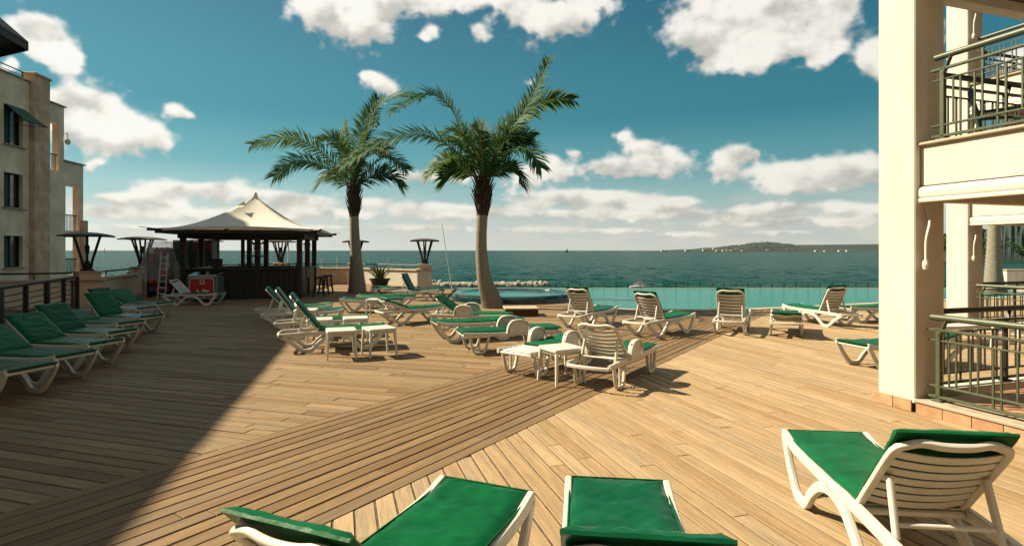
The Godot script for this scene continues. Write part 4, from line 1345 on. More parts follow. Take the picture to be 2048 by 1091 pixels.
func make_walls() -> void:
	var pa := Vector2(-14.05, 19.0)
	var pb := Vector2(-15.75, 24.5)
	var pc := Vector2(-15.6, 29.0)
	var pd := Vector2(-12.9, 32.0)
	var pe := Vector2(-8.6, 31.6)
	var pf := Vector2(-4.33, 28.5)
	var pz := Vector2(-16.4, 17.6)
	var cut := func(a: Vector2, b: Vector2) -> Array: return [a + (b - a).normalized() * 0.42, b - (b - a).normalized() * 0.42]
	for q in [[pz, pa, "terracotta-topped shaded wall between the two terracotta pillars", mat.stucco_grey], [pa, pb, "plain shaded grey wall running from the terracotta pillar to the covered rack", mat.stucco_grey], [pb, pc, "shaded wall hidden behind the drink coolers", mat.stucco_grey], [pc, pd, "wall seen through the bar between its rear posts", mat.peach], [pd, pe, "peach wall starting beside the bar stools", mat.peach], [pe, pf, "sunlit peach wall behind the potted agave", mat.stucco]]:
		var c: Array = cut.call(q[0], q[1])
		wall_run("terrace_wall", q[2], c[0], c[1], q[3])
	pillar(pz, "terracotta pillar farther along the shaded wall, without a lamp", mat.terracotta_paint, 0.5)
	pillar(pa, "terracotta pillar of the shaded wall carrying a lamp", mat.terracotta_paint, 0.9)
	pillar(pb, "pillar behind the plastic-covered rack", mat.terracotta_paint)
	pillar(pc, "pillar behind the drink coolers", mat.peach)
	pillar(pd, "pillar seen through the bar", mat.peach)
	pillar(pe, "pillar behind the straight palm's trunk", mat.peach)
	pillar(pf, "sunlit stone pillar at the end of the wall by the basin", mat.stucco, 0.15)
	lamp_post(pa, 0.5, "dark lamp with wide cap on the terracotta pillar before the hotel wing")
	lamp_post(pb, 0.2, "dark lamp rising behind the plastic-covered rack")
	lamp_post(pc, 0.0, "dark lamp seen just behind the bar's rear posts and coolers")
	lamp_post(pd, 0.0, "dark lamp seen through the middle of the bar")
	lamp_post(pe, 0.3, "dark lamp behind the straight palm trunk")
	lamp_post(pf, 0.15, "dark lamp on the sunlit stone pillar by the basin")
	# leaning pole at the basin
	var t := thing("leaning_pole", "thin pale pole leaning beside the sunlit pillar", "pole", P(-2.75, 26.6))
	var m := MB.new()
	m.tube([Vector3(0, -0.1, 0), Vector3(-0.5, 3.1, 0)], 0.022, 6, [1.0, 0.6])
	obj("shaft", m, mat.white_metal, t)
	m = MB.new()
	m.lathe([Vector2(0.0, -0.1), Vector2(0.10, -0.1), Vector2(0.08, 0.02), Vector2(0.0, 0.03)], Vector3.ZERO, 10)
	obj("foot", m, mat.dark_steel, t)
	# dark railing at the head of the shaded row
	var rail := [Vector2(-9.4, 8.6), Vector2(-10.7, 12.0), Vector2(-11.9, 14.7), Vector2(-13.0, 17.2)]
	for i in 3:
		var a: Vector2 = rail[i]
		var b: Vector2 = rail[i + 1]
		var l := a.distance_to(b)
		t = thing("dark_railing", ["dark steel railing behind the first shaded loungers", "dark steel railing section behind the middle shaded loungers", "dark steel railing section ending before the terracotta pillar"][i], "railing", P2((a + b) * 0.5), turn_of(b - a), "dark steel railing along the shaded row")
		for s: float in [-0.5, 0.0, 0.5]:
			m = MB.new()
			m.box(Vector3(s * (l - 0.1), 0.52, 0), Vector3(0.09, 1.04, 0.09), Basis(), 0.006)
			obj("post", m, mat.dark_steel, t)
		m = MB.new()
		m.tube([Vector3(-l / 2, 1.07, 0), Vector3(l / 2, 1.07, 0)], 0.04, 8)
		obj("handrail", m, mat.dark_steel, t)
		for k in 6:
			m = MB.new()
			m.tube([Vector3(-l / 2 + 0.06, 0.18 + 0.14 * k, 0), Vector3(l / 2 - 0.06, 0.18 + 0.14 * k, 0)], 0.014, 6)
			obj("bar", m, mat.dark_steel, t)

# ---------------------------------------------------------------- bar
func make_bar() -> void:
	var at := Vector2(-10.7, 23.95)
	var ang := turn_of(Vector2(0.98, 0.2))
	var t := thing("tented_bar", "dark wooden bar kiosk under a cream tent roof", "bar kiosk", P2(at), ang)
	var m := MB.new()
	# counter, four sides, of upright planks
	var h := 2.1
	var plank := MB.new()
	plank.box(Vector3(0, 0.56, 0), Vector3(0.196, 1.10, 0.05), Basis(), 0.006)
	var pm := plank.mesh()
	for side in 4:
		var b := Basis(Vector3.UP, side * PI / 2)
		var c := Node3D.new()
		put(c, "counter", t)
		c.transform = Transform3D(b, Vector3.ZERO)
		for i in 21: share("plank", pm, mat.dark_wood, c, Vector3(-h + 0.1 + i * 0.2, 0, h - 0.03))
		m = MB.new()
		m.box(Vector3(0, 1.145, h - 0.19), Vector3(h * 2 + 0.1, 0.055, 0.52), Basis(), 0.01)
		obj("counter_top", m, mat.dark_wood, c)
	for p in [[-h, h], [0.55, h], [h, h], [h, 0.0], [h, -h], [0.0, -h], [-h, -h], [-h, 0.0], [-1.0, -h], [-0.72, -h]]:
		m = MB.new()
		var w := 0.14 if absf(p[0]) > 0.9 and absf(p[0]) < 1.2 else 0.19
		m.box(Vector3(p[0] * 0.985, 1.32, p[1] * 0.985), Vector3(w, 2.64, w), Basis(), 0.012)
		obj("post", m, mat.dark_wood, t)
	for side in 4:
		var b := Basis(Vector3.UP, side * PI / 2)
		m = MB.new()
		m.box(b * Vector3(0, 2.44, h * 0.985), Vector3(h * 2 + 0.3, 0.24, 0.13), b, 0.01)
		obj("beam", m, mat.dark_wood, t)
		m = MB.new()
		m.box(b * Vector3(0, 2.555, 2.66), Vector3(5.6, 0.14, 0.10), b, 0.01)
		obj("eave_beam", m, mat.dark_wood, t)
	for c in [[-1, 1], [1, 1], [1, -1], [-1, -1]]:
		m = MB.new()
		m.tube([Vector3(c[0] * 0.6, 3.1, c[1] * 0.6), Vector3(c[0] * 2.1, 2.60, c[1] * 2.1), Vector3(c[0] * 2.95, 2.62, c[1] * 2.95)], 0.05, 6)
		obj("rafter", m, mat.dark_wood, t)
		m = MB.new()
		m.tube([Vector3(c[0] * 2.8, 2.66, c[1] * 2.8), Vector3(c[0] * 3.15, 2.70, c[1] * 3.15)], 0.012, 5)
		obj("tent_spike", m, mat.white_metal, t)
	# tent cloth
	m = MB.new()
	var segs := 64
	var rows := 18
	var ring := func(i: int, j: int) -> Vector3:
		var f := TAU * (i + 0.5) / segs
		var c := cos(f)
		var s := sin(f)
		var sq := 1.0 / maxf(absf(c), absf(s))
		var corner := (sq - 1.0) / 0.4142
		var edge := 2.78 * sq * (1.0 - 0.045 * (1.0 - corner))
		var u := float(j) / rows
		var y := 2.66 + 1.46 * pow(1.0 - u, 1.75) + 0.10 * (1.0 - corner) * pow(u, 3.0) - 0.10 * (1.0 - corner) * sin(PI * u)
		y += 0.05 * corner * corner * sin(PI * u)
		return Vector3(c * edge * u, y + (0.05 if j == 0 else 0.0), s * edge * u)
	for i in segs:
		for j in rows:
			var a: Vector3 = ring.call(i, j)
			var b: Vector3 = ring.call(i + 1, j)
			var c: Vector3 = ring.call(i + 1, j + 1)
			var d: Vector3 = ring.call(i, j + 1)
			var nn := func(ii: int, jj: int) -> Vector3:
				var e1: Vector3 = (ring.call(ii + 1, maxi(jj, 1)) as Vector3) - (ring.call(ii - 1, maxi(jj, 1)) as Vector3)
				var e2: Vector3 = (ring.call(ii, mini(jj + 1, rows)) as Vector3) - (ring.call(ii, maxi(jj - 1, 0)) as Vector3)
				var q := e1.cross(e2).normalized()
				return q if q.y > 0.0 else -q
			m.tri(a, b, c, nn.call(i, j), nn.call(i + 1, j), nn.call(i + 1, j + 1)); m.tri(a, c, d, nn.call(i, j), nn.call(i + 1, j + 1), nn.call(i, j + 1))
			if j == rows - 1: m.quad(c, d, d + Vector3(0, -0.09, 0), c + Vector3(0, -0.09, 0), Vector3(d.x, 0, d.z))
	var cloth := obj("tent_roof", m, mat.canvas, t)
	m = MB.new()
	m.lathe([Vector2(0.0, 4.30), Vector2(0.05, 4.27), Vector2(0.09, 4.16), Vector2(0.10, 4.05), Vector2(0.0, 4.05)], Vector3.ZERO, 12)
	obj("peak_cap", m, mat.canvas, cloth)
	m = MB.new()
	m.flat(Vector3(-0.55, 3.66, 0.66), Vector3(-0.2, 3.68, 0.62), Vector3(-0.30, 3.86, 0.55), Vector3.BACK); m.flat(Vector3(-0.55, 3.66, 0.66), Vector3(-0.2, 3.68, 0.62), Vector3(-0.36, 3.60, 0.86), Vector3.UP)
	obj("vent_flap", m, mat.canvas, cloth)
	# a small serving tray on the middle post
	m = MB.new()
	m.lathe([Vector2(0.0, 1.60), Vector2(0.42, 1.64), Vector2(0.42, 1.67), Vector2(0.0, 1.66)], Vector3(0.55, 0, h), 20)
	obj("post_shelf", m, mat.dark_wood, t)
	var to := func(x: float, z: float, y := 0.0) -> Vector3: return t.transform * Vector3(x, y, z)
	# lanterns under the beams
	var li := 0
	for q in [[0.38, 2.14, "lantern hanging on one side of the bar's middle post"], [0.74, 2.14, "lantern hanging on the other side of the bar's middle post"], [2.16, 1.2, "lantern hanging on the bar's side nearest the stools"], [2.16, 0.4, "lantern farther back on the bar's stool side"], [1.35, -2.14, "lantern at the rear of the bar before the lamp"], [-0.5, -2.14, "lantern by the bar's slim rear posts"]]:
		var l := thing("hanging_lantern", "small black " + q[2], "lantern", to.call(q[0], q[1], 1.88), ang, "black lanterns hanging in the bar")
		m = MB.new()
		m.tube([Vector3(0, 0.31, 0), Vector3(0, 0.46, 0)], 0.008, 5)
		obj("hook", m, mat.black, l)
		m = MB.new()
		m.lathe([Vector2(0.0, 0.32), Vector2(0.03, 0.30), Vector2(0.11, 0.235), Vector2(0.11, 0.225), Vector2(0.0, 0.225)], Vector3.ZERO, 6)
		obj("cap", m, mat.black, l)
		m = MB.new()
		m.lathe([Vector2(0.0, 0.0), Vector2(0.055, 0.0), Vector2(0.055, 0.015), Vector2(0.0, 0.015)], Vector3.ZERO, 6)
		obj("bottom", m, mat.black, l)
		for i in 6:
			var a := TAU * i / 6
			m = MB.new()
			m.tube([Vector3(cos(a) * 0.052, 0.01, sin(a) * 0.052), Vector3(cos(a) * 0.092, 0.23, sin(a) * 0.092)], 0.006, 4)
			obj("bar", m, mat.black, l)
		li += 1
	# things on the counter
	var box := thing("counter_monitor", "black boxy till screen on the bar counter", "screen", to.call(-1.0, 1.75, 1.173), ang)
	m = MB.new()
	m.box(Vector3(0, 0.22, 0), Vector3(0.42, 0.30, 0.08), Basis(), 0.012)
	obj("panel", m, mat.black, box)
	m = MB.new()
	m.box(Vector3(0, 0.04, -0.02), Vector3(0.24, 0.08, 0.2), Basis(), 0.01)
	obj("stand", m, mat.black, box)
	rng.seed = 66
	for i in 9:
		var x := -0.2 + 0.26 * i
		var bt := thing("counter_bottle", ["small black bottle", "small teal bottle", "small tan jar"][i % 3] + " standing on the bar counter", "bottle", to.call(x + rng.randf() * 0.05, 1.78 + rng.randf() * 0.1, 1.173), 0.0, "bottles on the bar counter")
		m = MB.new()
		var hh := rng.randf_range(0.16, 0.28)
		m.lathe([Vector2(0.0, 0.0), Vector2(0.035, 0.0), Vector2(0.035, hh * 0.6), Vector2(0.014, hh * 0.75), Vector2(0.014, hh), Vector2(0.0, hh)], Vector3.ZERO, 10)
		obj("body", m, [mat.glass_dark, mat.poster_teal, mat.rattan][i % 3], bt)
	# bar stools on the right-hand side
	for i in 3:
		var s := thing("bar_stool", ["dark bar stool nearest the bar's sunlit corner", "dark bar stool in the middle of the three at the bar", "dark bar stool nearest the lit wall"][i], "bar stool", to.call(2.72 + 0.06 * i, 1.55 - 1.05 * i), ang, "bar stools")
		m = MB.new()
		m.lathe([Vector2(0.0, 0.74), Vector2(0.19, 0.74), Vector2(0.20, 0.77), Vector2(0.18, 0.80), Vector2(0.0, 0.81)], Vector3.ZERO, 16)
		obj("seat", m, mat.dark_wood, s)
		for c in [[1, 1], [-1, 1], [-1, -1], [1, -1]]:
			m = MB.new()
			m.tube([Vector3(c[0] * 0.21, 0, c[1] * 0.21), Vector3(c[0] * 0.12, 0.75, c[1] * 0.12)], 0.02, 6)
			obj("leg", m, mat.dark_wood, s)
		for c in 4:
			var b := Basis(Vector3.UP, c * PI / 2)
			m = MB.new()
			m.tube([b * Vector3(-0.175, 0.30, 0.175), b * Vector3(0.175, 0.30, 0.175)], 0.013, 5)
			obj("foot_rail", m, mat.dark_steel, s)
	# menu boards on that side
	for i in 2:
		var mb := thing("menu_board", ["framed picture board on the bar's stool side, near its front corner", "framed picture board on the bar's stool side, farther back"][i], "board", to.call(2.125, 1.45 - 1.15 * i, 0.72), ang, "picture boards on the bar")
		m = MB.new()
		m.box(Vector3(0, 0.2, 0), Vector3(0.03, 0.42, 0.85), Basis(), 0.006)
		obj("frame", m, mat.dark_wood, mb)
		m = MB.new()
		m.box(Vector3(0.02, 0.2, 0), Vector3(0.012, 0.34, 0.76))
		obj("panel", m, mat.rattan, mb)
	make_bar_side()

func make_bar_side() -> void:
	# ice cream freezer with a red panel
	var t := thing("ice_cream_freezer", "low freezer with grey lid and red picture panel before the bar", "freezer", P(-11.2, 21.0), 0.1)
	var m := MB.new()
	m.box(Vector3(0, 0.50, -0.02), Vector3(1.06, 0.84, 0.66), Basis(), 0.03)
	obj("body", m, mat.freezer, t)
	m = MB.new()
	m.box(Vector3(0, 0.97, -0.02), Vector3(1.02, 0.10, 0.62), Basis(Vector3.RIGHT, 0.16), 0.03)
	obj("lid", m, mat.glass_dark, t)
	var front := Node3D.new()
	put(front, "picture_panel", t)
	m = MB.new()
	var pl := rrect(0.84, 0.74, 0.09, 4)
	plate(m, pl, 0.315, 0.328, Vector2(0, 0.50))
	obj("white_border", m, mat.white_print, front)
	m = MB.new()
	plate(m, rrect(0.79, 0.69, 0.07, 4), 0.328, 0.336, Vector2(0, 0.50))
	obj("red_field", m, mat.red, front)
	m = MB.new()
	for q in [[0.02, 0.74, 0.10, 0.055], [0.02, 0.655, 0.13, 0.012], [0.08, 0.40, 0.075, 0.07], [0.12, 0.30, 0.09, 0.08], [0.20, 0.36, 0.06, 0.08], [-0.14, 0.42, 0.035, 0.05], [-0.10, 0.36, 0.03, 0.04], [0.10, 0.20, 0.05, 0.05]]:
		var e := PackedVector2Array()
		for i in 12: e.append(Vector2(cos(TAU * i / 12) * q[2], sin(TAU * i / 12) * q[3]))
		plate(m, e, 0.336, 0.340, Vector2(q[0], q[1]))
	obj("print", m, mat.white_print, front)
	m = MB.new()
	var hole := PackedVector2Array()
	for i in 12: hole.append(Vector2(cos(TAU * i / 12) * 0.07, sin(TAU * i / 12) * 0.032))
	plate(m, hole, 0.340, 0.343, Vector2(0.02, 0.74))
	obj("print_centre", m, mat.red, front)
	for s in [[-0.42, 0.2], [0.42, 0.2], [-0.42, -0.24], [0.42, -0.24]]:
		m = MB.new()
		m.lathe([Vector2(0.0, 0.0), Vector2(0.03, 0.0), Vector2(0.03, 0.09), Vector2(0.0, 0.09)], Vector3(s[0], 0, s[1]), 8)
		obj("foot", m, mat.black, t)
	# drink coolers
	var specs := [[-14.0, 24.6, "tall dark green drink cooler beside the bar", mat.curtain], [-13.2, 24.75, "tall dark cooler with pink and blue door panel", mat.poster_teal]]
	for i in 2:
		var c := thing("drink_cooler", specs[i][2], "cooler", P(specs[i][0], specs[i][1]), 0.15, "drink coolers beside the bar")
		m = MB.new()
		m.box(Vector3(0, 1.16, 0), Vector3(0.72, 2.28, 0.70), Basis(), 0.02)
		obj("cabinet", m, mat.black, c)
		m = MB.new()
		m.box(Vector3(0, 0.98, 0.36), Vector3(0.62, 1.66, 0.03), Basis(), 0.008)
		obj("door", m, specs[i][3], c)
		m = MB.new()
		m.box(Vector3(0, 2.05, 0.36), Vector3(0.66, 0.38, 0.03), Basis(), 0.008)
		obj("header", m, [mat.curtain, mat.poster_pink][i], c)
		m = MB.new()
		m.box(Vector3(0.27, 1.0, 0.385), Vector3(0.025, 0.5, 0.03), Basis(), 0.006)
		obj("handle", m, mat.white_metal, c)
	# magazine rack under a plastic sheet
	t = thing("covered_rack", "display rack of bright magazines under a translucent plastic sheet", "rack", P(-14.05, 22.9), 0.2)
	m = MB.new()
	for x: float in [-0.42, 0.42]:
		m = MB.new()
		m.box(Vector3(x, 0.98, -0.1), Vector3(0.05, 1.96, 0.3), Basis(), 0.006)
		obj("side_panel", m, mat.dark_steel, t)
	m = MB.new()
	m.box(Vector3(0, 0.98, -0.22), Vector3(0.8, 1.9, 0.03))
	obj("back_panel", m, mat.dark_steel, t)
	rng.seed = 68
	var cols := [mat.poster_blue, mat.poster_pink, mat.poster_yellow, mat.poster_teal, mat.white_print, mat.red]
	for r in 6:
		m = MB.new()
		m.box(Vector3(0, 0.22 + r * 0.30, -0.05), Vector3(0.78, 0.02, 0.26))
		obj("shelf", m, mat.dark_steel, t)
		for i in 4:
			m = MB.new()
			m.box(Vector3(-0.285 + i * 0.19, 0.36 + r * 0.30, 0.02), Vector3(0.165, 0.23 + rng.randf() * 0.03, 0.015), Basis(Vector3.RIGHT, -0.2))
			obj("magazine", m, cols[rng.randi() % 6], t)
	# the sheet: a loose cone of folds
	m = MB.new()
	var nz := noise(69, 1.0, 3)
	var sp := func(i: int, j: int) -> Vector3:
		var a := TAU * i / 40
		var u := j / 14.0
		var r := lerpf(0.45, 0.78, pow(u, 1.4)) * (1.0 + 0.18 * nz.get_noise_2d(cos(a) * 3.0 + u, sin(a) * 3.0))
		var y := 2.16 - u * 1.45 + 0.10 * nz.get_noise_2d(cos(a) * 2.0, sin(a) * 2.0 + 5.0)
		return Vector3(cos(a) * r * 1.05, y, sin(a) * r * 0.62)
	for i in 40:
		for j in 14:
			var a: Vector3 = sp.call(i, j)
			m.quad(a, sp.call((i + 1) % 40, j), sp.call((i + 1) % 40, j + 1), sp.call(i, j + 1), Vector3(a.x, 0, a.z))
		m.flat(sp.call(i, 0), sp.call((i + 1) % 40, 0), Vector3(0, 2.24, 0), Vector3.UP)
	tag(obj("plastic_sheet", m, mat.sheet), "crumpled translucent plastic sheet thrown over the magazine rack", "plastic sheet")
	get_child(get_child_count() - 1).transform = t.transform
	# stepladder
	t = thing("stepladder", "narrow white aluminium ladder leaning on the covered rack", "ladder", P(-13.35, 22.0), 0.1)
	for x: float in [-0.14, 0.14]:
		m = MB.new()
		m.sweep([Vector3(x, 0, 0.16), Vector3(x * 0.85, 1.78, -0.10)], rrect(0.035, 0.06, 0.008, 1), Vector3.RIGHT)
		obj("rail", m, mat.white_metal, t)
	for i in 7:
		m = MB.new()
		var u := 0.12 + 0.13 * i
		m.box(Vector3(0, 1.78 * u, 0.16 - 0.26 * u), Vector3(0.26, 0.03, 0.06), Basis(), 0.005)
		obj("rung", m, mat.white_metal, t)

func plate(m: MB, out: PackedVector2Array, z0: float, z1: float, o: Vector2) -> void:
	var idx := Geometry2D.triangulate_polygon(out)
	for i in range(0, idx.size(), 3):
		var q := []
		for k in 3: q.append(Vector3(out[idx[i + k]].x + o.x, out[idx[i + k]].y + o.y, z1))
		m.flat(q[0], q[1], q[2], Vector3.BACK)
	for i in out.size():
		var a := out[i] + o
		var b := out[(i + 1) % out.size()] + o
		m.quad(Vector3(a.x, a.y, z0), Vector3(b.x, b.y, z0), Vector3(b.x, b.y, z1), Vector3(a.x, a.y, z1), Vector3(a.x - o.x, a.y - o.y, 0))

# ---------------------------------------------------------------- hotel on the right
# local axes of a unit: x runs into the hotel (V), z runs towards the camera along the front (-U); the corner of the column is the origin
func balustrade(root: Node3D, called: String, a: Vector3, b: Vector3, steel: Material, skip_post := false) -> void:
	var t := Node3D.new()
	put(t, called, root)
	var e := (b - a).normalized()
	var l := a.distance_to(b)
	var n := e.cross(Vector3.UP)
	var m := MB.new()
	m.tube([a + Vector3(0, 0.94, 0) - e * 0.02, b + Vector3(0, 0.94, 0)], 0.036, 12)
	obj("handrail", m, steel, t)
	var basis := Basis(e, Vector3.UP, e.cross(Vector3.UP))
	for r in [[0.80, 0.028, 0.05], [0.68, 0.018, 0.03], [0.17, 0.022, 0.04], [0.05, 0.03, 0.05]]:
		m = MB.new()
		m.box((a + b) * 0.5 + Vector3(0, r[0], 0) - e * 0.02, Vector3(l + 0.08, r[1], r[2]), basis, 0.004)
		obj("rail", m, steel, t)
	var x := 0.06
	while x < l:
		m = MB.new()
		m.box(a + e * x + Vector3(0, 0.41, 0), Vector3(0.05, 0.82, 0.05), basis, 0.005)
		obj("post", m, steel, t)
		m = MB.new()
		m.sweep([a + e * x + Vector3(0, 0.72, 0), a + e * (x + 0.09) + Vector3(0, 0.93, 0)], rrect(0.05, 0.02, 0.004, 1), n)
		obj("bracket", m, steel, t)
		m = MB.new()
		m.box(a + e * x + Vector3(0, 0.012, 0), Vector3(0.11, 0.024, 0.11), basis, 0.004)
		obj("foot_plate", m, steel, t)
		x += 1.45
	var bal := MB.new()
	bal.box(Vector3(0, 0.425, 0), Vector3(0.016, 0.51, 0.016))
	var bal2 := MB.new()
	bal2.box(Vector3(0, 0.365, 0), Vector3(0.018, 0.63, 0.018))
	var bm := bal.mesh()
	var bm2 := bal2.mesh()
	x = 0.17
	var k := 0
	while x < l:
		if fposmod(x - 0.06, 1.45) > 0.07: share("baluster", bm2 if k % 6 in [4, 5] else bm, steel, t, a + e * x, basis)
		x += 0.075 if k % 2 == 0 else 0.145
		k += 1

func hotel_unit(corner: Vector2, label: String, first: bool) -> void:
	var ang := turn_of(V)
	var t := thing("hotel_terrace", label, "building", P2(corner), ang, "hotel balconies on columns")
	var S := 0.47
	var dep := 3.3     # into the hotel
	var wide := 6.2    # along the front, towards the camera
	var m := MB.new()
	m.box(Vector3(S / 2, 4.6, -S / 2 + 0.005), Vector3(S, 9.0, S - 0.01), Basis(), 0.012)
	obj("column", m, mat.stucco, t)
	# tiled skirting of column and step
	var tile := MB.new()
	tile.box(Vector3.ZERO, Vector3(0.012, 0.135, 0.292), Basis(), 0.003)
	var tm := tile.mesh()
	for i in 2: share("skirting_tile", tm, [mat.tile, mat.tile2][i % 2], t, Vector3(-0.006, 0.07, -0.15 - i * 0.298 * 0.78), Basis.from_scale(Vector3(1, 1, 0.77)))
	m = MB.new()
	m.box(Vector3(dep / 2 + 0.012, 0.055, wide / 2), Vector3(dep, 0.14, wide), Basis())
	obj("step_body", m, mat.grout, t)
	for i in 20: share("skirting_tile", tm, [mat.tile, mat.tile2][(i * 7 / 3) % 2], t, Vector3(0.004, 0.065, 0.155 + i * 0.298))
	m = MB.new()
	m.box(Vector3(0.135, 0.142, wide / 2), Vector3(0.31, 0.038, wide), Basis(), 0.008)
	obj("step_edge", m, mat.stone, t)
	# floor tiles
	var floor_node := Node3D.new()
	put(floor_node, "tiled_floor", t)
	var ft := MB.new()
	ft.box(Vector3.ZERO, Vector3(0.292, 0.02, 0.292), Basis(), 0.003)
	var fm := ft.mesh()
	rng.seed = 101
	for i in 10:
		for j in (16 if first else 10): share("floor_tile", fm, [mat.tile, mat.tile2][rng.randi() % 2], floor_node, Vector3(0.445 + i * 0.298, 0.136, 0.16 + j * 0.298))
	var edge := 0.14
	balustrade(t, "front_railing", Vector3(edge, 0.16, 0.11), Vector3(edge, 0.16, wide - 0.2), mat.green_steel)
	balustrade(t, "side_railing", Vector3(S + 0.03, 0.16, -0.30), Vector3(dep, 0.16, -0.30), mat.dark_steel)  # darker steel than the front: this railing's shade is put into the colour
	m = MB.new()
	m.box(Vector3(S + (dep - S) / 2, 0.08, -0.30), Vector3(dep - S - 0.02, 0.155, 0.24))
	obj("side_kerb", m, mat.stucco, t)
	# upper floors
	for lv in 3:
		var y := 2.40 * lv
		var fl := Node3D.new()
		put(fl, "balcony", t)
		m = MB.new()
		m.box(Vector3(0.16, y + 2.815, wide / 2 + 0.01), Vector3(0.16, 0.45, wide), Basis(), 0.006)
		obj("parapet", m, mat.stucco_white, fl)
		m = MB.new()
		m.box(Vector3(0.16, y + 3.062, wide / 2), Vector3(0.25, 0.04, wide + 0.06), Basis(), 0.012)
		obj("parapet_cap", m, mat.stone, fl)
		m = MB.new()
		m.box(Vector3(0.242 + (dep - 0.24) / 2, y + 2.70, wide / 2 - 0.2), Vector3(dep - 0.24, 0.22, wide + 0.4))
		obj("floor_slab", m, mat.stucco, fl)
		for i in 22:   # boarded ceiling
			m = MB.new()
			m.box(Vector3(0.36 + i * 0.135, y + 2.575, wide / 2 - 0.2), Vector3(0.128, 0.02, wide + 0.36), Basis(), 0.003)
			obj("ceiling_board", m, mat.soffit, fl)
		m = MB.new()
		m.box(Vector3(S + (dep - S) / 2, y + 2.49, -0.12), Vector3(dep - S - 0.01, 0.13, 0.16), Basis(), 0.008)
		obj("lintel", m, mat.stucco, fl)
		if lv > 0 or not first:
			m = MB.new()
			m.box(Vector3(S + (dep - S) / 2, y + 2.80, -0.30), Vector3(dep - S - 0.01, 0.42, 0.16), Basis(), 0.006)
			obj("side_parapet", m, mat.stucco_white, fl)
		# awning cassette with its crank
		m = MB.new()
		m.sweep([Vector3(0.10, y + 2.505, -0.02), Vector3(0.10, y + 2.505, wide - 0.05)], rrect(0.15, 0.13, 0.05, 3), Vector3.UP)
		obj("awning_cassette", m, mat.white_metal, fl)
		m = MB.new()
		m.sweep([Vector3(0.03, y + 2.42, 0.03), Vector3(0.03, y + 2.42, wide - 0.1)], rrect(0.05, 0.035, 0.01, 1), Vector3.UP)
		obj("awning_bar", m, mat.white_metal, fl)
		if not (first and lv > 0):
			m = MB.new()
			var cy := y + 2.43
			m.tube(smooth([Vector3(0.16, cy, -0.015), Vector3(0.16, cy - 0.17, 0.03), Vector3(0.12, cy - 0.27, 0.08), Vector3(0.06, cy - 0.38, 0.10), Vector3(0.05, cy - 0.50, 0.09), Vector3(0.05, cy - 0.72, 0.09)], 4), 0.0155, 8)
			m.lathe([Vector2(0.0, -0.06), Vector2(0.03, -0.05), Vector2(0.04, 0.0), Vector2(0.03, 0.05), Vector2(0.0, 0.06)], Vector3(0.055, cy - 0.74, 0.085), 10)
			obj("awning_crank", m, mat.white_metal, fl)
		if lv < 2:
			balustrade(fl, "balcony_railing", Vector3(0.16, y + 3.085, 0.14), Vector3(0.16, y + 3.085, wide - 0.2), mat.green_steel)
			balustrade(fl, "side_railing", Vector3(S + 0.03, y + (3.085 if first and lv == 0 else 3.02), -0.30), Vector3(dep, y + (3.085 if first and lv == 0 else 3.02), -0.30), mat.dark_steel)  # side railing's shade again put into its darker steel
	# the house wall behind, with glass doors
	m = MB.new()
	m.box(Vector3(dep + 0.12, 4.6, wide / 2 + 0.6), Vector3(0.24, 9.0, wide - 0.4))
	obj("house_wall", m, mat.stucco_white, t)
	for lv in 3:
		var d := Node3D.new()
		put(d, "glass_door", t)
		m = MB.new()
		m.box(Vector3(dep - 0.02, 1.2 + lv * 2.4 + (0.16 if lv == 0 else 0.45), wide / 2), Vector3(0.06, 2.0, 2.4), Basis(), 0.01)
		obj("door_frame", m, mat.white_metal, d)
		m = MB.new()
		m.box(Vector3(dep - 0.06, 1.2 + lv * 2.4 + (0.16 if lv == 0 else 0.45), wide / 2), Vector3(0.03, 1.84, 2.24))
		obj("pane", m, mat.glass_dark, d)

